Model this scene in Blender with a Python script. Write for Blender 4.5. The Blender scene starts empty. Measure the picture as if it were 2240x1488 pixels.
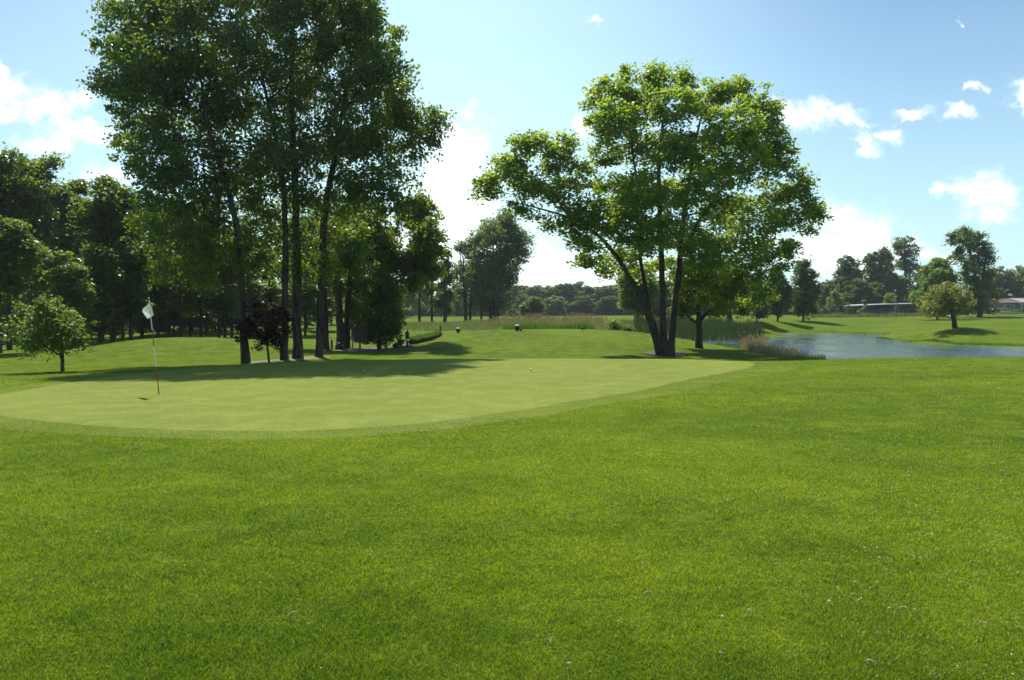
import bpy, math, random
import numpy as np
from mathutils import Vector, Matrix
R = math.radians
rng = np.random.default_rng(7)
random.seed(7)
sc = bpy.context.scene
COL = sc.collection
F = 1701.0; EYE = 1.65; HZ = 690.0; CY = 744.0; CX = 1120.0
TH = math.atan((CY - HZ) / F)
ct, st = math.cos(TH), math.sin(TH)

# ---------------------------------------------------------------- helpers
def ray(px, py):
    u = (px - CX) / F; v = (CY - py) / F
    return np.array([u, ct + v * st, -st + v * ct])
def W(px, py, Y):
    """point on the sight line through a photo pixel at depth Y (metres in front of the eye)"""
    d = ray(px, py); t = Y / d[1]
    return np.array([0, 0, EYE]) + d * t

CTRL = """0 920 12.5;250 940 12;500 945 11.8;750 938 12;1000 915 13;1200 890 15;1400 860 17.5;1640 806 26;348 865 17.7
700 865 17.5;1000 840 20;1300 820 23;1400 800 27;-300 832 23;0 850 20;200 826 24;400 808 27;560 799 29;800 789 31;1000 785.5 32
1250 785.5 32;1500 786.5 32;1650 791 31;1900 785 31.5;2240 783 29;2600 782 27;0 820 28;136 811 29;-300 805 30
60 792 34;240 787 35;400 780 36;0 778 37;240 765 40;400 745 44.5;340 742 45;470 741 45;540 752 44;600 762 43;170 761 43;60 768 42
170 757 55;60 755 60;0 757 58;538 795 33;622 788 34;650 785 35;697 781 35.5;740 764 46;760 763 46;712 765 44;660 757 48;787 769 43;832 764 46
890 756 46;940 746 50;968 737 54;700 738 62;700 718 84;870 733 60;860 713 94;860 708 112;900 778 38.5;900 766 43;1130 785 37;1130 775 39.5
1130 752 44;1130 732 50;1130 723 54;1130 721.2 58;1000 782 38;1000 762 42.5;1000 740 48;1000 727.5 53.5;1000 726 58
1300 722 55;1300 721 58;1300 735 50;1300 760 43.5;1300 782 38;1380 726 54;1380 748 47;1380 773 41;1440 737 52;1440 765 45;1455 779 43
1500 743 55;1530 762 48;1600 762 48.5;1650 771 45;1760 780.5 39.5;1205 716 74;1300 706 90;1340 697.5 108;1410 696.5 112;1480 697 115
1100 703 104;1100 702 122;1000 707 108;930 710 104;1200 701 130;1400 713 80;1500 700 116;1600 697 126;1757 702 126;1655 700 112;1560 703 106
2088 717 75;2240 735 72;2240 708 95;2240 692 140;2000 733 80;2000 718 92;2000 704 115;1900 722 108;1900 711 122;1900 699 140;1950 690 165
1800 691 165;2150 689 150;2400 710 90;2160 706 95;2170 735 70;500 722 85;300 730 78;100 745 72;-100 745 85;-300 765 55;-400 785 40;300 742 56;420 740 57;500 742 56
2000 744 75;1560 770 45;1850 706 124"""
cp = []
for line in CTRL.replace("\n", ";").split(";"):
    a, b, c = map(float, line.split()); p = W(a, b, c); cp.append(p)
for a, y, z in [(1000,35,-.38),(1250,35,-.45),(1500,36,-.55),(1650,36,-.55),(1900,36,-.75),(2240,34,-.6),(2600,33,-.5),(850,35,-.35),
                (1600,58,-1.0),(1690,54,-1.1),(1800,44,-1.05),(2000,41,-1.1),(2240,40,-1.1),(2600,38,-1.05),
                (1600,74,-1.15),(1600,66,-1.15),(1800,60,-1.2),(1800,84,-1.15),(2100,50,-1.2),(2240,48,-1.2),(1740,98,-1.05),(2550,49,-1.2),
                (1520,77,-.85),(1430,76,-.7),(1640,84,-.8),(1690,100,-.8),(1700,103,-.62),(1850,103,-.8),(1940,94,-.8),(1912,81,-.8),(1990,71,-.8),(2090,63,-.8),
                (2240,59.5,-.8),(2550,57,-.8),(1880,88,-1.0),(1925,87.5,-.88),(1640,88,-.3),(1550,84,-.1),(1450,84,0.1),(1130,66,.38),(1300,64,.42),
                (1790,107,-.7),(1830,112,-.35),(1700,108,-.1),(2050,68,-.55),(2240,63,-.5),(1950,99,-.45),(1980,78,-.45)]:
    cp.append(np.array([(a - CX) / F * y, y, z]))
for p in [(0,0,0),(8,0,0.02),(-8,0,-.02),(0,-10,0),(0,4,0),(4,4,0),(-4,4,0),(10,6,.03),(-10,6,-.03),(-14,12,-.1),(15,12,.1),(20,20,.12),(-20,16,-.12),
          (5,10,-.04),(-5,8,-.06),(0,8,-.05),(10,16,-.0),(6,13,-.06),(-40,0,0),(40,0,.1),(0,-40,0),(-60,40,0),(70,30,.1),(-90,90,.5),(110,80,.6),(-60,140,1.0),
          (0,180,1.3),(60,185,1.75),(110,180,1.75),(-120,180,1.2),(30,190,1.6)]:
    cp.append(np.array(p, float))
cp = np.array(cp)
def _phi(r2): return 0.5 * r2 * np.log(r2 + 1e-9)
def _solve():
    n = len(cp); x = cp[:, :2] / 50
    d = ((x[:, None] - x[None]) ** 2).sum(2)
    A = np.zeros((n + 3, n + 3)); A[:n, :n] = _phi(d) + np.eye(n) * 2e-6
    P = np.c_[np.ones(n), x]; A[:n, n:] = P; A[n:, :n] = P.T
    return np.linalg.solve(A, np.r_[cp[:, 2], 0, 0, 0]), x
_w, _cx = _solve()
def sstep(a, b, x):
    t = np.clip((x - a) / (b - a), 0, 1); return t * t * (3 - 2 * t)
def T(x, y):
    """ground height"""
    x = np.atleast_1d(np.asarray(x, float)); y = np.atleast_1d(np.asarray(y, float))
    out = np.empty(len(x))
    for i in range(0, len(x), 20000):
        q = np.c_[x[i:i+20000], y[i:i+20000]] / 50
        d = ((q[:, None] - _cx[None]) ** 2).sum(2)
        out[i:i+20000] = _phi(d) @ _w[:len(_cx)] + _w[len(_cx)] + q @ _w[len(_cx)+1:]
    r = np.hypot(x, y)
    far = 1.25 + 0.45 * sstep(-20, 60, x)
    out = out + (far - out) * sstep(165, 215, r)
    nb = sstep(2, -20, y); out = out * (1 - nb)
    sd = sstep(0, 1, (np.abs(x) - 30 - 0.9 * np.maximum(y, 0)) / 25); out = out * (1 - sd * (y < 150)) 
    return out
def Tz(x, y): return float(T(x, y)[0])
def gp(px, Y):
    x = (px - CX) / F * Y; return np.array([x, Y, Tz(x, Y)])
def hit(px, py, ymax=140):
    d = ray(px, py); ys = np.geomspace(3, ymax, 700)
    zs = EYE + d[2] * ys / d[1]; xs = d[0] * ys / d[1]
    g = T(xs, ys); k = np.argmax(zs <= g)
    if zs[k] > g[k]: k = len(ys) - 1
    return np.array([xs[k], ys[k], g[k]])

def tag(o, label=None, cat=None, group=None, kind=None):
    if label: o['label'] = label
    if cat: o['category'] = cat
    if group: o['group'] = group
    if kind: o['kind'] = kind
    return o
def empty(name, loc, label, cat, group=None, rz=0):
    o = bpy.data.objects.new(name, None); o.empty_display_size = .2
    COL.objects.link(o); o.location = [float(v) for v in loc]; o.rotation_euler = (0, 0, rz)
    return tag(o, label, cat, group)
def npmesh(name, V, faces, mats, parent=None, attrs=None, smooth=False, loc=None, mi=None):
    """faces: (N,k) int array or a list of such arrays"""
    me = bpy.data.meshes.new(name)
    if isinstance(faces, np.ndarray): faces = [faces]
    faces = [np.asarray(f, dtype=np.int32) for f in faces if len(f)]
    V = np.asarray(V, dtype=np.float32)
    loops = np.concatenate([f.ravel() for f in faces]); tot = np.concatenate([np.full(len(f), f.shape[1]) for f in faces])
    start = np.r_[0, np.cumsum(tot)[:-1]]
    me.vertices.add(len(V)); me.vertices.foreach_set('co', V.ravel())
    me.loops.add(len(loops)); me.loops.foreach_set('vertex_index', loops.astype(np.int32))
    me.polygons.add(len(tot)); me.polygons.foreach_set('loop_start', start.astype(np.int32)); me.polygons.foreach_set('loop_total', tot.astype(np.int32))
    if smooth: me.polygons.foreach_set('use_smooth', np.ones(len(tot), bool))
    if not isinstance(mats, (list, tuple)): mats = [mats]
    for m in mats: me.materials.append(m)
    if mi is not None: me.polygons.foreach_set('material_index', np.asarray(mi, dtype=np.int32))
    for k, a in (attrs or {}).items():
        at = me.attributes.new(k, 'FLOAT', 'POINT'); at.data.foreach_set('value', np.asarray(a, dtype=np.float32))
    me.update(calc_edges=True); me.validate()
    o = bpy.data.objects.new(name, me); COL.objects.link(o)
    if parent: o.parent = parent
    if loc is not None: o.location = [float(v) for v in loc]
    return o

class MB:
    """collects boxes, tubes and prisms for ONE mesh"""
    def __init__(s): s.v = []; s.f = []; s.m = []
    def add(s, V, faces, m=0):
        o = len(s.v); s.v.extend([tuple(map(float, v)) for v in V]); s.f.extend([tuple(i + o for i in f) for f in faces]); s.m.extend([m] * len(faces)); return s
    def box(s, c, d, m=0, rz=0, taper=1.0):
        V = []
        for z in (-.5, .5):
            k = 1 if z < 0 else taper
            for x, y in ((-.5, -.5), (.5, -.5), (.5, .5), (-.5, .5)):
                X, Y = x * d[0] * k, y * d[1] * k
                V.append((c[0] + X * math.cos(rz) - Y * math.sin(rz), c[1] + X * math.sin(rz) + Y * math.cos(rz), c[2] + z * d[2]))
        return s.add(V, [(3,2,1,0),(4,5,6,7),(0,1,5,4),(1,2,6,5),(2,3,7,6),(3,0,4,7)], m)
    def tube(s, pts, rad, n=8, m=0, cap=True):
        V, Fc = tube_np(np.array(pts, float), rad, n)
        fs = [tuple(f) for f in Fc]
        if cap:
            fs.append(tuple(range(n))[::-1]); L = len(V) - n; fs.append(tuple(range(L, L + n)))
        return s.add(V, fs, m)
    def lathe(s, c, prof, n=16, m=0, cap=True):
        V = []; fs = []
        for r, z in prof:
            for k in range(n):
                a = 2 * math.pi * k / n; V.append((c[0] + r * math.cos(a), c[1] + r * math.sin(a), c[2] + z))
        for i in range(len(prof) - 1):
            for k in range(n):
                k2 = (k + 1) % n; fs.append((i*n+k, i*n+k2, (i+1)*n+k2, (i+1)*n+k))
        if cap:
            fs.append(tuple(range(n))[::-1]); L = (len(prof) - 1) * n; fs.append(tuple(range(L, L + n)))
        return s.add(V, fs, m)
    def prism(s, poly, axis_from, axis_to, m=0):
        """poly of (a,b) in the XZ plane extruded along Y"""
        n = len(poly); V = [(a, axis_from, b) for a, b in poly] + [(a, axis_to, b) for a, b in poly]
        fs = [tuple(range(n)), tuple(range(2*n-1, n-1, -1))] + [(i, i+n, (i+1)%n+n, (i+1)%n) for i in range(n)]
        return s.add(V, fs, m)
    def build(s, name, mats, parent=None, loc=None, smooth=False, bevel=0):
        me = bpy.data.meshes.new(name); me.from_pydata(s.v, [], s.f)
        if not isinstance(mats, (list, tuple)): mats = [mats]
        for m in mats: me.materials.append(m)
        me.polygons.foreach_set('material_index', s.m)
        if smooth: me.polygons.foreach_set('use_smooth', [True] * len(s.f))
        me.update()
        o = bpy.data.objects.new(name, me); COL.objects.link(o)
        if parent: o.parent = parent
        if loc is not None: o.location = [float(v) for v in loc]
        if bevel:
            b = o.modifiers.new('bevel', 'BEVEL'); b.width = bevel; b.segments = 2; b.limit_method = 'ANGLE'
        return o
def tube_np(P, rad, n=6):
    P = np.asarray(P, float); rad = np.broadcast_to(np.asarray(rad, float), (len(P),))
    t = np.gradient(P, axis=0); t /= np.linalg.norm(t, axis=1)[:, None] + 1e-9
    ref = np.array([1., 0.1, 0.]) if abs(t[0][0]) < .8 else np.array([0., 1., 0.])
    a = np.cross(t, ref); a /= np.linalg.norm(a, axis=1)[:, None] + 1e-9
    b = np.cross(t, a)
    ang = np.linspace(0, 2*np.pi, n, endpoint=False)
    V = (P[:, None] + rad[:, None, None] * (np.cos(ang)[None, :, None] * a[:, None] + np.sin(ang)[None, :, None] * b[:, None])).reshape(-1, 3)
    i = np.arange(len(P) - 1)[:, None] * n; k = np.arange(n)[None]; k2 = (k + 1) % n
    Fc = np.stack([i + k, i + k2, i + n + k2, i + n + k], 2).reshape(-1, 4)
    return V, Fc
def copy_tree(root, loc, rz=0, s=(1, 1, 1), label=None, group=None):
    r = root.copy(); COL.objects.link(r); r.location = [float(v) for v in loc]; r.rotation_euler = (0, 0, rz); r.scale = s
    if label: r['label'] = label
    if group: r['group'] = group
    for ch in list(root.children):
        c = ch.copy(); COL.objects.link(c); c.parent = r
        for g in list(ch.children):
            d = g.copy(); COL.objects.link(d); d.parent = c
    return r

# ---------------------------------------------------------------- materials
class N:
    def __init__(s, name, world=False):
        if world: s.t = world.node_tree
        else:
            s.mat = bpy.data.materials.new(name); s.mat.use_nodes = True; s.t = s.mat.node_tree
        s.t.nodes.clear()
    def n(s, typ, **kw):
        nd = s.t.nodes.new(typ)
        for k, v in kw.items():
            if k.startswith('i_'):
                key = k[2:]; key = int(key) if key.isdigit() else key.replace('_', ' ')
                s.put(nd.inputs[key], v)
            else: setattr(nd, k, v)
        return nd
    def put(s, inp, v):
        if hasattr(v, 'is_linked') or isinstance(v, bpy.types.NodeSocket): s.t.links.new(v, inp)
        elif isinstance(v, (tuple, list)) and len(v) == 3 and inp.type == 'RGBA': inp.default_value = (*v, 1)
        else: inp.default_value = v
    def math(s, op, a, b=0, c=None, clamp=False):
        nd = s.n('ShaderNodeMath', operation=op, use_clamp=clamp); s.put(nd.inputs[0], a); s.put(nd.inputs[1], b)
        if c is not None: s.put(nd.inputs[2], c)
        return nd.outputs[0]
    def mix(s, f, a, b, blend='MIX'):
        nd = s.n('ShaderNodeMix', data_type='RGBA', blend_type=blend); s.put(nd.inputs[0], f); s.put(nd.inputs[6], a); s.put(nd.inputs[7], b); return nd.outputs[2]
    def noise(s, vec, scale, detail=4, rough=.55, dim='3D'):
        nd = s.n('ShaderNodeTexNoise', noise_dimensions=dim); s.put(nd.inputs['Vector'], vec); nd.inputs['Scale'].default_value = scale
        nd.inputs['Detail'].default_value = detail; nd.inputs['Roughness'].default_value = rough; return nd.outputs[0]
    def ramp(s, f, lo, hi, a=0., b=1.):
        nd = s.n('ShaderNodeMapRange', interpolation_type='SMOOTHSTEP'); s.put(nd.inputs[0], f); nd.inputs[1].default_value = lo; nd.inputs[2].default_value = hi
        nd.inputs[3].default_value = a; nd.inputs[4].default_value = b; return nd.outputs[0]
    def attr(s, name): return s.n('ShaderNodeAttribute', attribute_name=name).outputs['Fac']
    def pos(s): return s.n('ShaderNodeNewGeometry').outputs['Position']
    def scale(s, vec, v): 
        nd = s.n('ShaderNodeMapping'); s.put(nd.inputs[0], vec); nd.inputs['Scale'].default_value = v; return nd.outputs[0]
    def out(s, sh):
        o = s.n('ShaderNodeOutputMaterial'); s.t.links.new(sh, o.inputs[0]); return s.mat
    def bump(s, h, strength, dist):
        return s.n('ShaderNodeBump', i_Strength=strength, i_Distance=dist, i_Height=h).outputs[0]

def plain(name, col, rough=.7, metal=0, var=.25, scale=8, trans=0):
    m = N(name); tc = m.n('ShaderNodeTexCoord').outputs['Object']
    nz = m.noise(tc, scale, 5)
    c = m.mix(m.ramp(nz, .3, .7), tuple(v * (1 - var) for v in col), tuple(min(1, v * (1 + var)) for v in col))
    p = m.n('ShaderNodeBsdfPrincipled', i_Base_Color=c, i_Roughness=rough, i_Metallic=metal)
    p.inputs['Normal'].default_value = (0, 0, 0); m.t.links.new(m.bump(nz, .25, .01), p.inputs['Normal'])
    sh = p.outputs[0]
    if trans:
        tr = m.n('ShaderNodeBsdfTranslucent', i_Color=c); mx = m.n('ShaderNodeMixShader', i_0=trans); m.t.links.new(sh, mx.inputs[1]); m.t.links.new(tr.outputs[0], mx.inputs[2]); sh = mx.outputs[0]
    return m.out(sh)

def leaf_mat(name, dark, light, trans, tfac=.4, spec=.35, rough=.42, patch=.4):
    m = N(name); t = m.attr('tint')
    nz = m.noise(m.pos(), patch, 2)
    f = m.math('ADD', m.math('MULTIPLY', t, .75), m.math('MULTIPLY', nz, .3), clamp=True)
    c = m.mix(f, dark, light)
    p = m.n('ShaderNodeBsdfPrincipled', i_Base_Color=c, i_Roughness=rough); p.inputs['Specular IOR Level'].default_value = spec
    tc = m.mix(f, tuple(v * .6 for v in trans), trans)
    tr = m.n('ShaderNodeBsdfTranslucent', i_Color=tc)
    mx = m.n('ShaderNodeMixShader', i_0=tfac); m.t.links.new(p.outputs[0], mx.inputs[1]); m.t.links.new(tr.outputs[0], mx.inputs[2])
    return m.out(mx.outputs[0])

def bark_mat(name, a, b, sc_=6):
    m = N(name); tc = m.n('ShaderNodeTexCoord').outputs['Object']
    v = m.scale(tc, (1, 1, .18)); nz = m.noise(v, sc_, 8, .7); n2 = m.noise(tc, 1.2, 3)
    c = m.mix(m.ramp(nz, .35, .65), a, b); c = m.mix(m.math('MULTIPLY', n2, .3), c, tuple(x * .6 for x in a))
    p = m.n('ShaderNodeBsdfPrincipled', i_Base_Color=c, i_Roughness=.9); m.t.links.new(m.bump(nz, .9, .04), p.inputs['Normal'])
    p.inputs['Specular IOR Level'].default_value = .1
    return m.out(p.outputs[0])

def grass_ground(name, cols, spk=.5, bumpd=.02, streak=None, macro=.35):
    """cols = dark, mid, light"""
    m = N(name); ps = m.pos()
    big = m.noise(m.scale(ps, (.8, .5, 0)), .22, 4, .6); mid = m.noise(m.scale(ps, (1, .8, 0)), 1.3, 5, .65); fine = m.noise(ps, 22, 6, .75); vf = m.noise(ps, 95, 3, .7)
    c = m.mix(m.ramp(big, .38, .62), cols[0], cols[1]); c = m.mix(m.math('MULTIPLY', m.ramp(mid, .42, .66), macro * 2), c, cols[2])
    if streak:
        w = m.n('ShaderNodeTexWave', wave_type='BANDS', bands_direction='DIAGONAL'); m.put(w.inputs['Vector'], m.scale(ps, streak)); w.inputs['Scale'].default_value = 1; w.inputs['Distortion'].default_value = 1.5; w.inputs['Detail'].default_value = 2; w.inputs['Detail Scale'].default_value = .6
        c = m.mix(m.math('MULTIPLY', m.ramp(w.outputs[1], .3, .7), .16), c, tuple(v * 1.35 for v in cols[2]))
    d = m.ramp(fine, .32, .68, 1 - spk, 1 + spk * .6); c = m.mix(1., c, m.n('ShaderNodeCombineColor', i_0=d, i_1=d, i_2=d).outputs[0], 'MULTIPLY')
    d2 = m.ramp(vf, .3, .7, 1 - spk * .6, 1 + spk * .5); c = m.mix(1., c, m.n('ShaderNodeCombineColor', i_0=d2, i_1=d2, i_2=d2).outputs[0], 'MULTIPLY')
    p = m.n('ShaderNodeBsdfPrincipled', i_Base_Color=c, i_Roughness=.85); p.inputs['Specular IOR Level'].default_value = .02
    h = m.math('ADD', m.math('MULTIPLY', fine, .7), m.math('MULTIPLY', mid, .6))
    m.t.links.new(m.bump(h, .6, bumpd), p.inputs['Normal'])
    return m.out(p.outputs[0])
HAZE = .00022
M = {}
M['rough'] = grass_ground('rough_grass', [(.078,.128,.008), (.112,.168,.011), (.168,.218,.019)], .55, .03)
M['green'] = grass_ground('putting_green_turf', [(.168,.206,.036), (.194,.230,.043), (.228,.260,.060)], .24, .003, macro=.4)
M['collar'] = grass_ground('collar_turf', [(.120,.160,.024), (.150,.190,.034), (.190,.222,.052)], .42, .015)
def blade_mat():
    m = N('grass_blade'); t = m.attr('tint'); ps = m.pos()
    a = m.noise(m.scale(ps, (.7, 1., 0)), .55, 3, .6); b = m.noise(m.scale(ps, (1., 1.3, 0)), 3.2, 4, .65); o = m.noise(m.scale(ps, (1., 1.4, 0)), 1.6, 5, .7)
    f = m.math('ADD', m.math('MULTIPLY', t, .45), m.math('ADD', m.math('ADD', m.math('MULTIPLY', m.ramp(a, .38, .62), .30), m.math('MULTIPLY', m.ramp(m.noise(m.scale(ps, (.55, 1.1, 0)), .16, 3, .55), .42, .58, -.5, .5), .46)), m.math('MULTIPLY', m.ramp(b, .35, .65), .34)), clamp=True)  # broadest noise puts light and dark bands into the colour, for slope shading
    c = m.mix(f, (.044,.096,.005), (.218,.290,.018)); dry = m.math('MULTIPLY', m.ramp(o, .54, .72), m.ramp(t, .4, .95, .05, .6)); c = m.mix(dry, c, (.23,.20,.055))
    tr_ = m.mix(f, (.155,.285,.007), (.47,.585,.018)); tr_ = m.mix(dry, tr_, (.36,.31,.07))
    p = m.n('ShaderNodeBsdfPrincipled', i_Base_Color=c, i_Roughness=.35); p.inputs['Specular IOR Level'].default_value = .4
    tr = m.n('ShaderNodeBsdfTranslucent', i_Color=tr_); mx = m.n('ShaderNodeMixShader', i_0=.45); m.t.links.new(p.outputs[0], mx.inputs[1]); m.t.links.new(tr.outputs[0], mx.inputs[2]); return m.out(mx.outputs[0])
M['blade'] = blade_mat()
M['poplar'] = leaf_mat('poplar_leaf', (.018,.048,.012), (.070,.125,.024), (.36,.52,.03), .40, .35, .4)
M['maple'] = leaf_mat('maple_leaf', (.028,.075,.010), (.130,.205,.022), (.57,.77,.04), .5, .4, .4)
M['wood_dark'] = leaf_mat('forest_leaf', (.020,.052,.011), (.07,.125,.022), (.30,.46,.035), .4, .25, .45)
M['willow'] = leaf_mat('grey_poplar_leaf', (.05,.088,.035), (.13,.19,.07), (.34,.48,.09), .4, .15, .5)
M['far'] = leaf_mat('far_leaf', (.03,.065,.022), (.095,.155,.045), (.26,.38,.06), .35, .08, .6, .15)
M['bright'] = leaf_mat('bright_leaf', (.05,.10,.014), (.13,.21,.025), (.36,.52,.04), .42, .35, .45)
M['olive'] = leaf_mat('olive_leaf', (.075,.110,.022), (.20,.24,.045), (.55,.60,.07), .35, .3, .5)
M['purple'] = leaf_mat('purple_leaf', (.008,.003,.004), (.025,.008,.008), (.10,.015,.012), .2, .15, .55)
M['bark'] = bark_mat('dark_bark', (.028,.022,.017), (.105,.085,.066))
M['bark2'] = bark_mat('grey_bark', (.05,.042,.035), (.13,.11,.09))
M['bark3'] = bark_mat('young_bark', (.06,.035,.022), (.15,.095,.06))
M['reed_red'] = leaf_mat('rust_reed', (.15,.14,.06), (.33,.25,.14), (.38,.27,.14), .35, .1, .6)
M['reed_green'] = leaf_mat('green_reed', (.035,.09,.012), (.10,.19,.03), (.2,.36,.03), .35, .15, .6)
M['reed_dark'] = leaf_mat('dark_reed', (.020,.045,.018), (.05,.085,.035), (.10,.16,.04), .3, .1, .6)
M['reed_tan'] = leaf_mat('tan_reed', (.16,.16,.08), (.42,.34,.24), (.4,.34,.2), .35, .1, .6)
M['straw'] = leaf_mat('straw_grass', (.11,.14,.04), (.26,.27,.10), (.3,.34,.10), .35, .1, .6)

# ---------------------------------------------------------------- camera, light, sky
cam = bpy.data.cameras.new('camera'); co = bpy.data.objects.new('camera', cam); COL.objects.link(co)
cam.sensor_width = 36; cam.lens = 36 * F / 2240; cam.clip_end = 8000; cam.clip_start = .05
co.location = (0, 0, EYE); co.rotation_euler = (math.pi / 2 - TH, 0, 0); sc.camera = co
SUN_EL, SUN_AZ = R(54), R(-20)      # azimuth measured from +Y towards +X
sd = Vector((math.sin(SUN_AZ) * math.cos(SUN_EL), math.cos(SUN_AZ) * math.cos(SUN_EL), math.sin(SUN_EL)))
sun = bpy.data.lights.new('sun', 'SUN'); sun.energy = 4.6; sun.angle = R(.53); sun.color = (1, .955, .87)
so = bpy.data.objects.new('sun', sun); COL.objects.link(so); so.rotation_euler = (-sd).to_track_quat('-Z', 'Y').to_euler(); so.location = sd * 60
world = bpy.data.worlds.new('World'); sc.world = world; world.use_nodes = True
w = N('w', world)
sky = w.n('ShaderNodeTexSky', sky_type='NISHITA', sun_disc=False); sky.sun_elevation = SUN_EL; sky.sun_rotation = SUN_AZ; sky.air_density = 1.0; sky.dust_density = 1.2; sky.ozone_density = 1.6; sky.altitude = 200
tc = w.n('ShaderNodeTexCoord').outputs['Generated']
sep = w.n('ShaderNodeSeparateXYZ'); w.put(sep.inputs[0], tc)
yy = w.math('MAXIMUM', sep.outputs[1], .02)
u = w.math('DIVIDE', sep.outputs[0], yy); v = w.math('DIVIDE', sep.outputs[2], yy)
uv = w.n('ShaderNodeCombineXYZ', i_0=u, i_1=v, i_2=0.).outputs[0]
CL = """10 195 60 34;-30 160 50 40;92 236 86 30;180 222 40 20;195 288 88 26;105 314 60 20;228 376 52 22;135 272 24 11
1000 330 68 75;985 440 110 100;1010 560 170 90;1200 640 330 90;1790 258 92 26;1722 248 46 24;1862 272 46 12;1886 318 26 24;1940 304 34 15;1998 250 36 15;2092 250 34 14
2228 215 26 30;2130 190 28 10;2150 420 62 46;2165 465 52 28;2095 415 40 14;2056 404 18 12;1832 480 66 44;1800 545 150 48;1905 510 54 30;1292 46 15 13;2100 48 8 5;1276 268 26 26;1985 555 60 22;2080 560 50 14"""
def wv(sc_, amp, src):
    nz = w.n('ShaderNodeTexNoise'); w.put(nz.inputs['Vector'], src); nz.inputs['Scale'].default_value = sc_; nz.inputs['Detail'].default_value = 3
    a = w.n('ShaderNodeVectorMath', operation='SUBTRACT'); w.put(a.inputs[0], nz.outputs['Color']); a.inputs[1].default_value = (.5, .5, .5)
    b = w.n('ShaderNodeVectorMath', operation='MULTIPLY_ADD'); w.put(b.inputs[0], a.outputs[0]); b.inputs[1].default_value = (amp, amp * .8, 0); w.put(b.inputs[2], src); return b.outputs[0]
uvc = wv(120, .016, wv(48, .040, wv(16, .055, uv)))
fs = None
for line in CL.replace("\n", ";").split(";"):
    a, b, rx, ry = map(float, line.split()); d = ray(a, b); cu, cv = d[0] / d[1], d[2] / d[1]
    mp = w.n('ShaderNodeMapping', vector_type='POINT'); w.put(mp.inputs[0], uvc)
    mp.inputs['Location'].default_value = (-cu * F / rx / 1.18, -cv * F / ry / 1.18, 0); mp.inputs['Scale'].default_value = (F / rx / 1.18, F / ry / 1.18, 1)
    ln = w.n('ShaderNodeVectorMath', operation='LENGTH'); w.put(ln.inputs[0], mp.outputs[0])
    fs = ln.outputs['Value'] if fs is None else w.math('SMOOTH_MIN', fs, ln.outputs['Value'], .25)
n1 = w.noise(w.scale(uv, (1, 1.25, 1)), 30, 9, .62); n2 = w.noise(uv, 60, 5, .6)
k = w.math('SUBTRACT', 1.0, fs)
k = w.math('ADD', k, w.math('MULTIPLY', w.math('SUBTRACT', n1, .5), 1.8)); k = w.math('ADD', k, w.math('MULTIPLY', w.math('SUBTRACT', n2, .5), .5))
mask = w.ramp(k, -.3, 1.25)
front = w.ramp(sep.outputs[1], .03, .1); mask = w.math('MULTIPLY', mask, front)
# thin veil of humid air low in the sky and a paler zone round the sun's azimuth
el = w.math('DIVIDE', sep.outputs[2], 1.0)
veil = w.ramp(el, -.02, .42, .85, 0.0)
du = w.math('SUBTRACT', u, -.10); glow = w.math('MULTIPLY', w.ramp(w.math('ABSOLUTE', du), 0., .62, 1., 0.), front)
veil = w.math('MAXIMUM', veil, 0.); veil = w.math('ADD', w.math('MULTIPLY', veil, .55), w.math('MULTIPLY', glow, .50), clamp=True)
skyc = w.mix(1., sky.outputs[0], (1.08, 1.32, 1.36), 'MULTIPLY')
skyc = w.mix(veil, skyc, (9.0, 13.4, 14.5))
shade = w.ramp(w.noise(w.scale(uv, (1, 1.4, 1)), 24, 4, .5), .5, .72, 0, 1)
cc = w.mix(w.math('MULTIPLY', shade, .75), (17., 17.2, 17.4), (7.2, 8.3, 9.3))
skyc = w.mix(mask, skyc, cc)
bg = w.n('ShaderNodeBackground', i_Color=skyc, i_Strength=.072)
wo = w.n('ShaderNodeOutputWorld'); w.t.links.new(bg.outputs[0], wo.inputs[0])
sc.view_settings.view_transform = 'Standard'; sc.view_settings.look = 'None'; sc.view_settings.exposure = 0.45; sc.view_settings.gamma = 1; sc.view_settings.use_curve_mapping = False
sc.cycles.max_bounces = 6; sc.cycles.diffuse_bounces = 3; sc.cycles.glossy_bounces = 2; sc.cycles.transmission_bounces = 4; sc.cycles.transparent_max_bounces = 4
sc.cycles.use_denoising = True
sc.cycles.caustics_reflective = False; sc.cycles.caustics_refractive = False

# ---------------------------------------------------------------- ground
th = np.r_[np.linspace(-180, -50, 40, endpoint=False), np.linspace(-50, 50, 420, endpoint=False), np.linspace(50, 180, 40, endpoint=False)]
rr = np.r_[np.geomspace(.4, 210, 420), np.geomspace(240, 1300, 12)]
nt, nr = len(th), len(rr)
gx = (rr[:, None] * np.sin(np.radians(th))[None]).ravel(); gy = (rr[:, None] * np.cos(np.radians(th))[None]).ravel()
gz = T(gx, gy); 
V = np.c_[gx, gy, gz]; V = np.r_[V, [[0, 0, 0]]]
i = (np.arange(nr - 1) * nt)[:, None]; k_ = np.arange(nt)[None]; k2 = (k_ + 1) % nt
Q = np.stack([i + k_, i + nt + k_, i + nt + k2, i + k2], 2).reshape(-1, 4)
tri = np.stack([np.arange(nt), (np.arange(nt) + 1) % nt, np.full(nt, len(V) - 1)], 1)
ground = npmesh('ground', V, [Q, tri], M['rough'], smooth=True); tag(ground, kind='structure')

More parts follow.
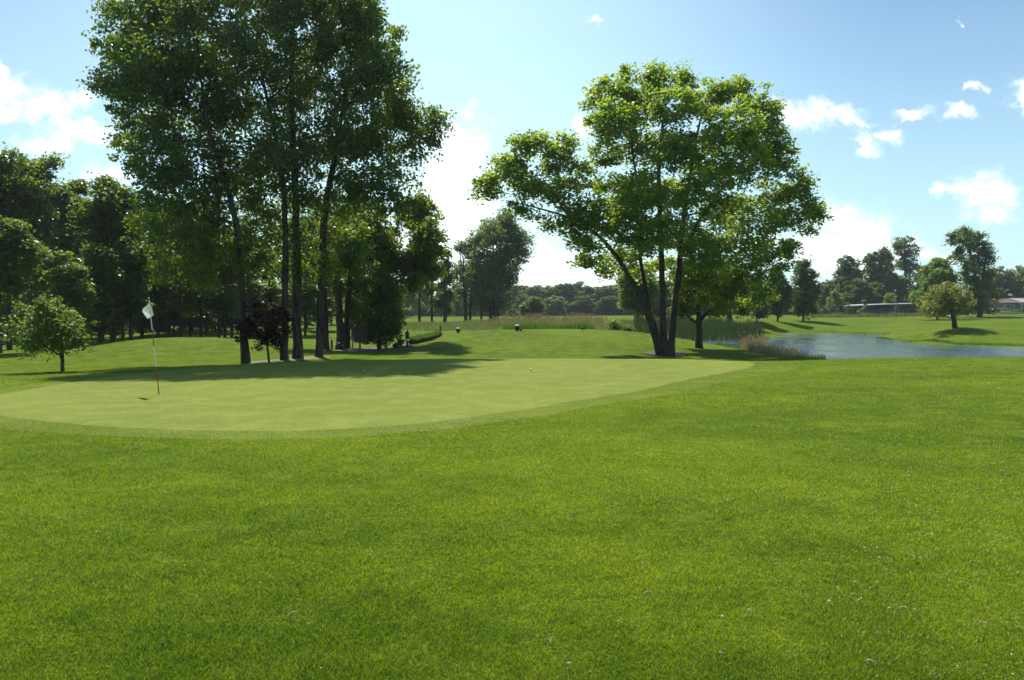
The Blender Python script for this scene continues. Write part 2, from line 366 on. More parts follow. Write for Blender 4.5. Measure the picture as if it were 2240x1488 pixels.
def drape(name, outline, mat, lift, kind='structure', rings=34, dens=6):
    """a sheet following the ground inside an outline of (x, y)"""
    P = np.array(outline, float); n = len(P)
    # closed catmull-rom
    out = []
    for a in range(n):
        p0, p1, p2, p3 = P[a-1], P[a], P[(a+1) % n], P[(a+2) % n]
        for t in np.linspace(0, 1, dens, endpoint=False):
            out.append(.5 * (2*p1 + (p2-p0)*t + (2*p0-5*p1+4*p2-p3)*t*t + (3*p1-p0-3*p2+p3)*t**3))
    out = np.array(out); c = out.mean(0); m_ = len(out)
    s = np.linspace(0, 1, rings + 1)[1:]
    X = (c[None, None] + (out - c)[None] * s[:, None, None]).reshape(-1, 2)
    z = T(X[:, 0], X[:, 1]) + lift
    z[-m_:] -= lift * .9
    VV = np.r_[np.c_[X, z], [[c[0], c[1], Tz(*c) + lift]]]
    a = (np.arange(rings - 1) * m_)[:, None]; b = np.arange(m_)[None]; b2 = (b + 1) % m_
    Qd = np.stack([a + b, a + b2, a + m_ + b2, a + m_ + b], 2).reshape(-1, 4)
    tr = np.stack([np.full(m_, len(VV) - 1), (np.arange(m_) + 1) % m_, np.arange(m_)], 1)
    o = npmesh(name, VV, [Qd, tr], mat, smooth=True)
    # make faces point up
    me = o.data
    if me.polygons[0].normal.z < 0: me.flip_normals()
    tag(o, kind=kind); return o, out
GO = [(-150,886,15.2),(-60,866,17),(60,851,19.5),(130,839,21.5),(230,828,24),(400,811,27),(560,801,28.8),(700,794,30),(850,789,30.8),(1000,787,31.2),(1250,786.5,31.4),(1450,787,31.4),
      (1570,791,30.8),(1640,797,29.6)]
outl = [W(*g)[:2] for g in GO]
for px, py in [(1648,803),(1600,814),(1500,833),(1400,857),(1250,881),(1100,905),(950,925),(800,938),(650,945),(500,946),(350,942),(200,934),(80,923),(-40,908)]:
    outl.append(hit(px, py, 34)[:2])
green, gout = drape('putting_green', outl, M['green'], .014)
c0 = gout.mean(0)
nrm = np.roll(gout, -1, 0) - np.roll(gout, 1, 0); nrm /= np.linalg.norm(nrm, axis=1)[:, None]; nrm = np.c_[nrm[:, 1], -nrm[:, 0]]
if ((gout + nrm - c0) ** 2).sum() < ((gout - c0) ** 2).sum(): nrm = -nrm
wid = 0.75 + .9 * sstep(0, 12, gout[:, 0]) * (gout[:, 1] < 29)
cout = (gout + nrm * wid[:, None])[::4]
collar, cdense = drape('green_collar', cout, M['collar'], .006, rings=44)

# humid summer air between here and the far woods
P = M['haze'] = bpy.data.materials.new('haze'); P.use_nodes = True; P.node_tree.nodes.clear()
pv = P.node_tree.nodes.new('ShaderNodeVolumePrincipled'); pv.inputs['Color'].default_value = (.86, .93, 1, 1); pv.inputs['Density'].default_value = HAZE; pv.inputs['Anisotropy'].default_value = .3
ov = P.node_tree.nodes.new('ShaderNodeOutputMaterial'); P.node_tree.links.new(pv.outputs[0], ov.inputs['Volume'])
hv = [(x, y, z) for z in (-3, 31) for x, y in ((-1320, -1320), (1320, -1320), (1320, 1320), (-1320, 1320))]
hz = npmesh('haze', hv, np.array([(3,2,1,0),(4,5,6,7),(0,1,5,4),(1,2,6,5),(2,3,7,6),(3,0,4,7)]), P); tag(hz, kind='stuff')
sc.cycles.volume_bounces = 0; sc.cycles.volume_step_rate = 4; sc.cycles.volume_max_steps = 32
# ---------------------------------------------------------------- pond
m = N('pond_water'); ps = m.pos()
nw = m.noise(m.scale(ps, (1., .55, 1)), 5.5, 5, .62); nw2 = m.noise(m.scale(ps, (1., .5, 1)), .35, 2, .5)
p = m.n('ShaderNodeBsdfPrincipled', i_Base_Color=(.040, .058, .125), i_Roughness=.04); p.inputs['IOR'].default_value = 1.33; p.inputs['Specular IOR Level'].default_value = .5
b = m.n('ShaderNodeBump', i_Distance=.12, i_Height=nw); m.put(b.inputs['Strength'], m.ramp(nw2, .35, .65, .22, .75)); m.t.links.new(b.outputs[0], p.inputs['Normal'])
M['water'] = m.out(p.outputs[0])
pw = [((a - CX) / F * y, y) for a, y in [(1400,78),(1490,66),(1600,53),(1700,46),(1900,40),(2240,37),(2900,37),(2900,62),(2240,66),(2060,84),(1960,108),(1800,113),(1660,112),(1400,90)]]
pond = npmesh('pond_water', [(x, y, -.8) for x, y in pw], np.arange(len(pw))[None], M['water'])
if pond.data.polygons[0].normal.z < 0: pond.data.flip_normals()
tag(pond, kind='structure')

# ---------------------------------------------------------------- short turf blades in the foreground
def inside(P, poly):
    x, y = P[:, 0], P[:, 1]; c = np.zeros(len(P), bool); n = len(poly)
    for a in range(n):
        x1, y1 = poly[a]; x2, y2 = poly[(a + 1) % n]
        if y1 == y2: continue
        c ^= ((y1 > y) != (y2 > y)) & (x < (x2 - x1) * (y - y1) / (y2 - y1) + x1)
    return c
def blades(name, n, y0, y1, h, wd, lean, poly_out, clumpy=0.0):
    q = 1.15
    uu = rng.random(n); Y = (y0 ** (-q+1) + uu * (y1 ** (-q+1) - y0 ** (-q+1))) ** (1 / (-q+1))
    X = (rng.random(n) - .5) * 1.62 * Y + 0
    P = np.c_[X, Y]
    keep = ~inside(P, poly_out); P = P[keep]; n = len(P); Y = P[:, 1]
    z = T(P[:, 0], P[:, 1])
    sc_ = (Y / 4.0) ** .5; sc_ = np.maximum(sc_, .9)
    # patchy heights
    ph = .75 + .5 * rng.random(n) + .28 * np.sin(P[:, 0] * 5.1 + 2 * np.sin(P[:, 1] * 1.7)) * np.sin(P[:, 1] * 4.3 + 1.5 * np.sin(P[:, 0] * 2.3))
    H = h * ph * (1 + .12 * (sc_ - 1)); Wd = wd * (.7 + .6 * rng.random(n)) * sc_
    a = rng.random(n) * 2 * np.pi; d = np.c_[np.cos(a), np.sin(a)]
    la = rng.random(n) * 2 * np.pi; ln = lean * H * (.3 + rng.random(n))
    B = np.c_[P, z - .004]
    v0 = B.copy(); v0[:, :2] -= d * Wd[:, None] / 2
    v1 = B.copy(); v1[:, :2] += d * Wd[:, None] / 2
    md = B.copy(); md[:, 2] += H * .62; md[:, 0] += np.cos(la) * ln * .35; md[:, 1] += np.sin(la) * ln * .35
    v2 = md.copy(); v2[:, :2] += d * Wd[:, None] * .42; v3 = md.copy(); v3[:, :2] -= d * Wd[:, None] * .42
    tip = B.copy(); tip[:, 2] += H * .92; tip[:, 0] += np.cos(la) * ln; tip[:, 1] += np.sin(la) * ln
    V = np.stack([v0, v1, v2, v3, tip], 1).reshape(-1, 3)
    k = np.arange(n) * 5
    tint = np.clip(rng.random(n) ** 1.2, 0, 1); 
    return npmesh(name, V, [np.stack([k, k+1, k+2, k+3], 1), np.stack([k+3, k+2, k+4], 1)], M['blade'], attrs={'tint': np.repeat(tint, 5)})
gr = blades('turf_grass', 1020000, 2.6, 36, .026, .0032, .95, cdense)
tag(gr, 'short clipped green turf covering the foreground slope below the putting green', 'grass', kind='stuff')

def fringe_blades():
    n = 120000; lo, hi = cdense.min(0), cdense.max(0); P = lo + rng.random((n * 3, 2)) * (hi - lo); P = P[inside(P, cdense) & ~inside(P, gout + 0)]
    P = P[:n]; n = len(P); z = T(P[:, 0], P[:, 1]) + .004; H = .012 + .008 * rng.random(n); s = (.003 + .003 * rng.random(n)) * (P[:, 1] / 10) ** .6
    a = rng.random(n) * 6.283; d = np.c_[np.cos(a), np.sin(a)] * s[:, None]; B = np.c_[P, z]; v0 = B.copy(); v0[:, :2] -= d; v1 = B.copy(); v1[:, :2] += d
    tp = B.copy(); tp[:, 2] += H; tp[:, :2] += rng.normal(size=(n, 2)) * .006
    k = np.arange(n) * 3; return npmesh('collar_grass', np.stack([v0, v1, tp], 1).reshape(-1, 3), np.stack([k, k+1, k+2], 1), M['blade'], attrs={'tint': np.repeat(.45 + .55 * rng.random(n), 3)})
tag(fringe_blades(), 'very short grass of the collar ringing the putting green', 'grass', kind='stuff')

# ---------------------------------------------------------------- trees
def rdir(n, r=rng):
    d = r.normal(size=(n, 3)); return d / np.linalg.norm(d, axis=1)[:, None]
def leaf_mesh(name, C, size, mat, parent, tint, up=.5, droop=0., aspect=.75):
    n = len(C); nr_ = rdir(n); nr_[:, 2] = np.abs(nr_[:, 2]) + up; nr_ /= np.linalg.norm(nr_, axis=1)[:, None]
    a = np.cross(nr_, rdir(n)); a /= np.linalg.norm(a, axis=1)[:, None] + 1e-9; b = np.cross(nr_, a)
    s = size * (.65 + .7 * rng.random(n))[:, None]
    c = C
    V = np.stack([c - a * s * .5, c + b * s * aspect * .5 + nr_ * s * .10, c + a * s * .55, c - b * s * aspect * .5 + nr_ * s * .10], 1).reshape(-1, 3)
    k = np.arange(n) * 4
    return npmesh(name, V, np.stack([k, k+1, k+2, k+3], 1), mat, parent, attrs={'tint': np.repeat(tint, 4)})
from mathutils import noise as mnoise
def crown_points(lobes, nleaf, rc, per, flat=.62, shell=.5, void=.36, vs=1.5):
    nleaf = nleaf / (1 - void)
    """lobes: (cx,cy,cz,rx,ry,rz) -> leaf centres, tint, clump centres"""
    L = np.array(lobes, float); vol = (L[:, 3] * L[:, 4] * L[:, 5]) ** .72; pr = vol / vol.sum()
    nc = max(8, int(nleaf / per)); li = rng.choice(len(L), nc, p=pr)
    d = rdir(nc); rad = shell + (1 - shell) * rng.random(nc) ** .6; rad *= (1 + .11 * np.clip(rng.normal(size=nc), -2, 1.3))
    cc = L[li, :3] + d * rad[:, None] * L[li, 3:6]
    if void > 0:
        s_ = vs; v_ = np.array([mnoise.noise(Vector((float(a[0]) / s_, float(a[1]) / s_, float(a[2]) / (s_ * .92)))) + .35 * mnoise.noise(Vector((float(a[0]) / s_ * 2.7 + 9, float(a[1]) / s_ * 2.7, float(a[2]) / s_ * 2.9))) for a in cc])
        kp = v_ > np.quantile(v_, void); cc = cc[kp]; li = li[kp]; nc = len(cc)
    n = nc * per; ci = np.repeat(np.arange(nc), per)
    size_c = rc * (.5 + 1.0 * rng.random(nc))[ci]
    off = np.clip(rng.normal(size=(n, 3)), -1.7, 1.7) * .5; off[:, 2] *= flat
    # a little droop towards the clump's outer side
    off[:, 2] -= .15 * (off[:, 0] ** 2 + off[:, 1] ** 2)
    C = cc[ci] + off * size_c[:, None]
    tint = np.clip(.28 * rng.random(nc)[ci] + .72 * rng.random(n) ** 1.3, 0, 1)
    return C, tint, cc, li
def qbez(a, b, c, n): 
    t = np.linspace(0, 1, n)[:, None]; return (1-t)**2 * a + 2*t*(1-t) * b + t*t * c
def join(parts):
    Vs, Fs, o = [], [], 0
    for V, f in parts: Vs.append(V); Fs.append(f + o); o += len(V)
    return np.concatenate(Vs), np.concatenate(Fs)
def wob(P, amp):
    P = np.array(P, float); n = len(P)
    k = np.c_[rng.normal(size=(n, 2)) * amp, np.zeros(n)]; k[0] = 0; k[-1] = 0
    return P + k
def dens(P, r, n):
    """resample a polyline with radii smoothly"""
    P = np.asarray(P, float); r = np.asarray(r, float); s = np.r_[0, np.cumsum(np.linalg.norm(np.diff(P, axis=0), axis=1))]
    q = np.linspace(0, s[-1], n); out = np.stack([np.interp(q, s, P[:, k]) for k in range(3)], 1)
    for _ in range(2): out[1:-1] = (out[:-2] + 2 * out[1:-1] + out[2:]) / 4
    return out, np.interp(q, s, r)
def tree(name, label, cat, base, trunks, lobes, leaf, nleaf, lmat, bmat, rc=.5, per=26, group=None, limbs=True, twigs=6, flat=.62, shell=.5, up=.5, limb_r=.4, cat_=None, trunk_name='trunk', flare=1.1, nside=9, spr=0, void=.36, vs=1.5, bare=.25):
    """trunks: list of (points world, radii). lobes in world coordinates."""
    base = np.asarray(base, float)
    root = empty(name, base, label, cat, group)
    C, tint, cc, li = crown_points(lobes, nleaf, rc, per, flat, shell, void, vs)
    kp = C[:, 2] > base[2] + .2; C = C[kp]; tint = tint[kp]
    TP = []
    for P, r in trunks:
        P, r = dens(P, r, 26); P = wob(P, r.mean() * .12)
        hh = P[:, 2] - P[0, 2]; r = r * (1 + (flare - 1) * np.exp(-hh / (r[0] * 2.2 + .05)))
        P[0, 2] -= .12
        TP.append((P, r))
    limbp = [[] for _ in TP]
    if limbs:
        L = np.array(lobes, float); med = np.median(L[:, 3])
        nodes = []; nrad = []; nti = []
        for ti, (P, r) in enumerate(TP):
            k0 = int(len(P) * bare) if P[-1, 2] - P[0, 2] > 2 else 2
            nodes += list(P[k0:]); nrad += list(r[k0:]); nti += [ti] * (len(P) - k0)
        nodes = np.array(nodes); nrad = np.array(nrad); nti = np.array(nti)
        dist = [np.linalg.norm(nodes - c, axis=1).min() for c in L[:, :3]]
        for j in np.argsort(dist):
            c = L[j, :3]
            if L[j, 3] < med * .5 and len(L) > 12:
                if rng.random() < .5: continue
            dv = c - nodes; ds = np.linalg.norm(dv, axis=1); hd = np.hypot(dv[:, 0], dv[:, 1])
            cost = ds + np.maximum(0, .45 * hd - dv[:, 2]) * 1.3
            q = int(np.argmin(cost)); a = nodes[q]; ti = nti[q]; ln = ds[q]
            if ln < .35: continue
            mid = (a + c) / 2 + np.array([0, 0, .10 * ln]) + rng.normal(size=3) * ln * .09
            pts = qbez(a, mid, c, 9); pts[1:-1] += rng.normal(size=(7, 3)) * ln * .02
            r0 = min(nrad[q] * .72, limb_r * (.05 + .020 * ln) * 2.2); rads = np.linspace(r0, r0 * .4 + .004, 9)
            limbp[ti].append(tube_np(pts, rads, 6))
            nodes = np.r_[nodes, pts[3:]]; nrad = np.r_[nrad, rads[3:]]; nti = np.r_[nti, np.full(6, ti)]
            own = np.nonzero(li == j)[0]
            if len(own) and twigs:
                for o_ in rng.choice(own, min(len(own), twigs), replace=False):
                    e = cc[o_]; s_ = pts[rng.integers(4, 9)]; md = (s_ + e) / 2 + np.array([0, 0, .08 * np.linalg.norm(e - s_)]) + rng.normal(size=3) * .05
                    limbp[ti].append(tube_np(qbez(s_, md, e, 5), np.linspace(r0 * .30 + .003, .004, 5), 4))
    for ti, (P, r) in enumerate(TP):
        ang_n = nside; V, f = tube_np(P, r, ang_n)
        # fluted, uneven bark outline
        parts = [(V, f)] + limbp[ti]
        VV, FF = join(parts)
        npmesh(trunk_name, VV - base, FF, bmat, root, smooth=True)
    leaf_mesh('crown', C - base, leaf, lmat, root, tint, up)
    return root
def PL(lst, Y, spread=1.0, squash=1.0, dyf=.9):
    """lobes traced in the photo: (px, py, radius px[, dy]) around depth Y"""
    out = []
    for l in lst:
        r = l[2] / F * Y
        dy = l[3] if len(l) > 3 else rng.uniform(-1, 1) * dyf * 2.2
        c = W(l[0], l[1], Y + dy); out.append((*c, r * spread, r * spread * 1.1, r * squash))
        for _ in range(2):
            a = rng.uniform(-.5, math.pi + .5); q = r * rng.uniform(.85, 1.12); rs = r * rng.uniform(.16, .30)
            out.append((c[0] + q * math.cos(a) * spread, c[1] + rng.uniform(-.5, .5) * r, c[2] + q * math.sin(a) * squash, rs, rs, rs * 1.25))
    return out
def PT(pts, Y, dy=None):
    """trunk polyline from photo pixels (px, py, width px)"""
    P = [W(a, b, Y + (dy[i] if dy else 0)) for i, (a, b, c) in enumerate(pts)]
    return P, [c / 2 / F * Y for a, b, c in pts]
def auto_lobes(base, H, Rr, zb, shape, n, lean=(0, 0)):
    out = []
    for i in range(n):
        t = (i + rng.random()) / n
        if shape == 'round': pr = math.sin(math.pi * (.14 + .80 * t)) ** .7
        elif shape == 'cone': pr = (1 - t) ** .75 * (0.75 + .25 * min(1, t * 8))
        elif shape == 'column': pr = .85 * math.sin(math.pi * (.2 + .72 * t)) ** .5
        elif shape == 'vase': pr = .35 + .65 * math.sin(math.pi * (.05 + .8 * t)) 
        elif shape == 'fan': pr = .45 + .55 * t if t < .75 else .8
        a = i * 2.4 + rng.random(); q = Rr * pr * .62 * rng.random() ** .45
        rl = max(.28 * Rr, Rr * .46 * (pr * .7 + .3)) * rng.uniform(.7, 1.2) * min(1, (11 / n)) ** .3
        z = zb + t * (H - zb - rl * .55) + rl * .15
        out.append((base[0] + q * math.cos(a) + lean[0] * t, base[1] + q * math.sin(a) + lean[1] * t, base[2] + z, rl, rl, rl * .85))
    return out
def simple_tree(name, label, cat, px, Y, top, halfw, bottom, shape='round', n=9, leaf=.3, nleaf=3000, lmat='far', bmat='bark', rc=None, tw=None, group=None, leanpx=0, base_z=None, per=16, stems=1, twigs=3, shell=.4):
    x = (px - CX) / F * Y; z0 = Tz(x, Y) if base_z is None else base_z
    base = np.array([x, Y, z0]); zt = W(px, top, Y)[2]; zb = W(px, bottom, Y)[2]; H = zt - z0; Rr = halfw / F * Y
    ln = (leanpx / F * Y, 0)
    lobes = auto_lobes(base, H, Rr, max(.15 * H * 0 + zb - z0, .1), shape, n, ln)
    tr = []
    tw = (tw or H * .022) * .72; nleaf = int(nleaf * 1.35); leaf *= 1.25
    for s in range(stems):
        o = np.array([rng.uniform(-1, 1) * tw * 2.2, rng.uniform(-1, 1) * tw * 2, 0]) * (stems > 1)
        top_ = base + [ln[0] * .9 + o[0] * 5, o[1] * 4, H * .86]
        tr.append(([base + o, base + o * 1.6 + [ln[0] * .15, 0, H * .3], base + o * 3 + [ln[0] * .5, 0, H * .6], top_], [tw, tw * .8, tw * .5, tw * .12]))
    return tree(name, label, cat, base, tr, lobes, leaf, nleaf, M[lmat], M[bmat], rc=rc or Rr * .2, void=.3, vs=max(1.2, Rr * .38), per=per, group=group, twigs=twigs, shell=shell, nside=7)
# ---- the four big cottonwoods beside the green
GB = 'tall cottonwoods in the grove beside the green'
Y1 = 33.
b1 = gp(538, 33)
tree('cottonwood_tree', 'leftmost tall cottonwood of the grove, thick trunk just left of the small purple tree', 'tree', b1,
     [PT([(538,796,21),(533,740,17),(527,600,15),(520,500,13),(498,410,12),(470,330,10),(452,260,8),(440,190,5),(432,90,3)], 33)],
     PL([(255,110,52),(300,50,68),(345,5,60),(285,160,60),(238,175,42),(290,225,55),(345,130,75),(335,215,75),(400,80,72),(395,170,80),(400,260,75),(305,300,58),(285,355,40),(350,340,70),(355,420,62),(420,350,75),
         (450,440,75),(400,490,62),(470,250,66),(460,160,66),(430,20,60),(400,-20,60),(480,520,60),(330,480,50),(500,360,60),(440,550,45),(400,590,38),(455,615,34),(360,560,36)], 33),
     .14, 56000, M['poplar'], M['bark'], rc=.5, per=40, up=.0, void=.30, vs=.95, group=GB, twigs=4, shell=.25, limb_r=.2)
tree('cottonwood_tree', 'slender straight cottonwood just right of the small purple tree, second trunk of the grove', 'tree', gp(622, 34),
     [PT([(622,788,19),(624,740,16),(624,600,14),(625,500,12),(620,400,12),(600,280,9),(575,180,6),(560,80,4)], 34)],
     PL([(520,60,70),(560,-15,70),(540,130,70),(510,210,60),(570,230,70),(560,330,70),(520,420,60),(600,150,60),(600,420,65),(580,500,60),(540,560,40),(620,330,60),(500,-25,55),(600,560,42)], 34, dyf=.8),
     .14, 25000, M['poplar'], M['bark'], rc=.5, per=40, up=.0, void=.30, vs=.95, group=GB, twigs=4, shell=.25, limb_r=.2)
tree('cottonwood_tree', 'tallest straight cottonwood with the widest flared base, third trunk in the middle of the grove', 'tree', gp(651, 35),
     [PT([(651,786,25),(650,745,20),(650,600,19),(648,500,16),(646,400,16),(640,300,14),(638,200,11),(640,100,9),(645,-20,6),(650,-120,3)], 35)],
     PL([(640,-45,70),(600,-20,75),(700,-25,75),(660,40,80),(610,90,65),(690,130,70),(720,60,70),(650,200,60),(700,250,65),(630,280,50),(690,350,60),(760,-5,55),(600,350,50),(680,440,50),(665,540,42),(640,600,26)], 35.5, dyf=.8),
     .14, 29000, M['poplar'], M['bark'], rc=.5, per=40, up=.0, void=.30, vs=.95, group=GB, twigs=4, shell=.25, limb_r=.2)
tree('cottonwood_tree', 'cottonwood leaning right, fourth trunk of the grove, nearest the bird house', 'tree', gp(697, 35.5),
     [PT([(697,782,18),(700,740,17),(703,600,15),(707,500,16),(716,420,14),(735,330,11),(752,230,8),(770,120,5),(785,40,3)], 35.5)],
     PL([(780,20,58),(825,80,48),(760,100,65),(840,150,42),(800,180,66),(860,215,50),(740,200,60),(905,265,48),(850,290,66),(948,282,32),(790,300,66),(915,320,42),(870,360,52),(740,320,52),(800,400,55),
         (890,405,30),(750,430,52),(860,440,38),(960,262,22),(735,520,46),(722,585,36),(775,560,42)], 35.5),
     .14, 41000, M['poplar'], M['bark'], rc=.48, per=40, up=.0, void=.30, vs=.95, group=GB, twigs=4, shell=.25, limb_r=.2)
# ---- second row, lower crowns behind the bird house
GS = 'cottonwoods in the second row behind the bird house'
tree('cottonwood_tree', 'shorter cottonwood with pale twin trunks right behind the bird house', 'tree', gp(750, 46.5),
     [PT([(748,764,20),(743,700,16),(738,620,14),(742,520,11),(770,440,7)], 46.5), PT([(757,764,16),(760,690,14),(765,600,12),(790,520,9),(850,470,5)], 47)],
     PL([(900,470,38),(925,452,26),(945,475,22),(880,520,45),(935,520,38),(955,560,24),(920,575,38),(870,590,42),(830,540,50),(790,500,55),(745,540,50),(800,600,45),(850,640,30),(895,625,25),(935,615,20),(740,620,35),(960,600,18)], 46.5, dyf=.9),
     .17, 36000, M['poplar'], M['bark2'], rc=.5, per=36, up=.0, group=GS, twigs=4, shell=.3, limb_r=.22)
tree('cottonwood_tree', 'dark narrow cottonwood trunk between the fourth big trunk and the twin trunks', 'tree', gp(712, 45),
     [PT([(714,763,13),(711,700,12),(708,600,11),(705,480,8)], 45)], PL([(700,480,60),(660,530,55),(710,560,50),(680,610,40),(650,460,50)], 45.5, dyf=.8),
     .15, 12000, M['poplar'], M['bark'], rc=.55, per=24, group=GS, twigs=4)
# ---- clump of silver maple
Ym = 43.
mb = gp(1456, Ym)
tree('silver_maple_tree', 'big spreading silver maple with dark fanned trunks beside the pond', 'tree', mb,
     [PT([(1446,780,18.9),(1436,740,18.1),(1424,700,18.1),(1410,665,14.6),(1392,630,12.0),(1368,592,10.3),(1350,560,9.5),(1320,525,7.7),(1280,492,6.0),(1225,468,4.3),(1140,446,2.6)], Ym, [0,0,0,-.2,-.4,-.6,-.9,-1.3,-1.7,-2,-2.2]),
      PT([(1424,700,10.3),(1416,660,10.3),(1410,620,8.6),(1400,560,7.7),(1392,500,6.9),(1398,430,6.0),(1385,340,4.3),(1372,240,2.6)], Ym, [.1,.3,.5,.5,.5,.5,.5,.5]),
      PT([(1456,780,20.6),(1451,730,14.6),(1449,660,13.8),(1447,560,12.0),(1443,460,10.3),(1440,360,7.7),(1450,270,5.2),(1452,190,2.6)], Ym),
      PT([(1468,780,18.1),(1470,730,14.6),(1475,670,13.8),(1486,600,12.9),(1490,520,11.2),(1502,440,9.5),(1515,350,6.9),(1530,260,4.3),(1560,200,2.6)], Ym, [0,0,0,.3,.5,.7,.9,1,1.2]),
      PT([(1488,560,6.9),(1530,480,6.9),(1590,400,5.2),(1640,330,3.4)], Ym, [.5,.5,.4,.3])],
     PL([(1135,315,28,-1.5),(1180,325,42,-1),(1110,360,36,-2),(1085,400,36,-2),(1150,400,46,-1.6),(1215,350,46,-.6),(1235,310,26,0),(1205,415,44,-2.4),(1260,390,50,-1),(1270,455,42,-2),(1195,480,26,-2),(1140,455,24,-2.2),(1062,425,22,-2),
         (1300,240,26,0),(1315,270,36,1),(1330,200,44,0),(1375,190,42,1),(1345,270,55,-2),(1335,330,45,1),(1400,240,55,2),(1435,185,46,0),(1500,180,24,0),(1450,165,22,0),(1480,230,58,-2.5),(1550,215,55,1),(1600,205,42,0),(1620,190,20,0),(1655,235,42,0),
         (1590,280,62,-3),(1665,300,50,0),(1680,250,26,0),(1700,335,46,0),(1710,290,18,0),(1725,370,34,0),(1620,360,62,-3.5),(1550,350,60,2.5),(1480,330,60,-3),(1420,330,60,2),(1680,420,50,1),(1740,430,36,0),(1775,455,28,0),(1730,480,38,-1),(1765,500,18,0),(1755,400,22,0),
         (1660,480,55,-2),(1720,545,26,0),(1680,550,46,0),(1620,540,60,-2.5),(1640,600,46,0),(1590,470,62,3),(1540,430,62,-4),(1470,430,60,3.5),(1400,420,60,-3),(1340,420,58,2),(1320,480,52,-2.5),(1280,520,42,-2),(1370,500,56,-3.5),(1300,560,34,-1.5),
         (1430,510,58,-4),(1500,520,60,3),(1560,560,58,-3),(1520,610,48,2),(1580,630,42,1),(1360,560,40,2.5),(1330,590,24,-1),(1470,590,42,4),(1410,590,30,4),(1240,490,26,-2.4),(1700,600,28,0),(1665,645,30,1),(1600,665,30,2),(1785,470,22,0),(1550,650,34,3),(1055,395,22,-2),(1500,160,16,0),(1437,150,16,0)], Ym, squash=.74, spread=.94),
     .175, 108000, M['maple'], M['bark'], rc=.5, per=36, twigs=5, flat=.6, shell=.35, limb_r=.24, void=.2, vs=1.0, bare=.5)
# ---- small trees
tree('maple_sapling', 'small bushy green maple on a thin trunk standing at the left end of the green', 'tree', gp(137, 28.5),
     [PT([(137,813,8),(136,770,7),(134,730,6),(130,690,4),(125,660,2)], 28.5), PT([(134,778,4),(110,765,3),(80,745,2)], 28.5)],
     PL([(125,665,20),(95,690,28),(60,690,22),(140,700,30),(40,715,22),(75,735,30),(115,740,32),(160,730,26),(25,740,16),(60,760,20),(100,765,18),(150,760,22),(175,750,16),(185,715,18),(130,725,30)], 28.5, dyf=.35),
     .105, 7800, M['bright'], M['bark3'], rc=.24, per=18, twigs=5, flat=.7, shell=.35, flare=1.1, vs=.5, void=.45, limb_r=.12)
tree('purple_plum_tree', 'small purple leaved tree with drooping crown between the first and second cottonwood trunks', 'tree', gp(588, 32.5),
     [PT([(589,796,5),(586,770,5),(584,740,4),(580,700,2)], 32.5)],
     PL([(560,690,26),(600,690,26),(540,715,20),(580,720,34),(615,720,22),(560,745,18),(522,742,7),(600,750,14),(572,762,8),(608,762,7),(590,672,16),(628,705,12)], 32.5, dyf=.3),
     .10, 5600, M['purple'], M['bark2'], rc=.2, per=16, twigs=2, shell=.3, flare=1.1, vs=.6, limb_r=.05, bare=.5)
tree('columnar_pear_tree', 'dense egg shaped dark green pear tree in the mulch bed right of the bird house', 'tree', gp(832, 45),
     [PT([(830,768,10),(831,740,9),(832,680,7),(832,600,3)], 45)],
     PL([(832,600,22),(830,640,32),(845,660,32),(815,670,32),(855,695,30),(830,700,38),(805,705,24),(860,720,20),(835,735,28),(808,735,18),(835,570,12)], 45, dyf=.45),
     .14, 12000, M['wood_dark'], M['bark'], rc=.3, per=20, twigs=5, shell=.5, void=.15, vs=.7)
tree('young_maple_tree', 'low branching dark maple right of the fanned trunks at the pond bank', 'tree', gp(1530, 48),
     [PT([(1530,762,17),(1529,730,14),(1528,690,11),(1526,640,7),(1520,590,3)], 48), PT([(1528,710,6),(1508,695,5),(1488,672,3)], 48), PT([(1533,698,8),(1552,680,6),(1590,664,4),(1640,655,3)], 48)],
     PL([(1500,650,32),(1540,640,36),(1580,640,34),(1520,600,36),(1570,590,36),(1610,640,30),(1640,660,22),(1600,600,30),(1490,675,18),(1560,670,22),(1655,690,10),(1625,680,14)], 48, dyf=.8),
     .16, 13000, M['wood_dark'], M['bark'], rc=.4, per=20, twigs=5)
tree('ash_tree', 'small round olive brown tree alone on the grass bank across the pond', 'tree', gp(2088, 75),
     [PT([(2089,718,11),(2087,700,9),(2082,684,8),(2076,665,5),(2070,640,2)], 75), PT([(2085,690,6),(2098,675,5),(2105,655,3)], 75)],
     PL([(2070,640,26),(2040,655,26),(2100,650,26),(2060,670,28),(2030,675,18),(2095,672,24),(2118,660,16),(2015,660,10),(2075,655,28),(2050,632,18),(2085,630,20),(2060,682,16),(2095,684,12),(2030,684,10)], 75, dyf=.6, squash=.80, spread=.82),
     .18, 7000, M['olive'], M['bark'], rc=.36, per=18, twigs=3, void=.12, vs=.9, limb_r=.2)

# ---- woodland on the left
gl = 'poplars of the left wood'
simple_tree('poplar_tree', 'tall loose topped poplar at the left edge of the photo behind the small maple', 'tree', 20, 52, 338, 110, 600, 'vase', 24, .17, 19000, 'poplar', rc=.6, tw=.24, group=gl, per=22, twigs=5)
simple_tree('poplar_tree', 'poplar with ragged spires, second from the left edge, highest point of the left wood', 'tree', 96, 55, 340, 70, 620, 'vase', 22, .17, 15000, 'poplar', rc=.55, tw=.22, group=gl, per=22, twigs=5)
simple_tree('poplar_tree', 'slimmer poplar with thin sky gaps right of the ragged spired poplar', 'tree', 150, 58, 388, 58, 600, 'vase', 18, .18, 10500, 'poplar', rc=.55, tw=.2, group=gl, per=22, twigs=4)
simple_tree('broadleaf_tree', 'greener rounded tree in the left wood just left of the largest cottonwood crown', 'tree', 246, 52, 385, 80, 590, 'round', 20, .18, 15000, 'wood_dark', rc=.65, tw=.24, group=gl, per=22, twigs=5)
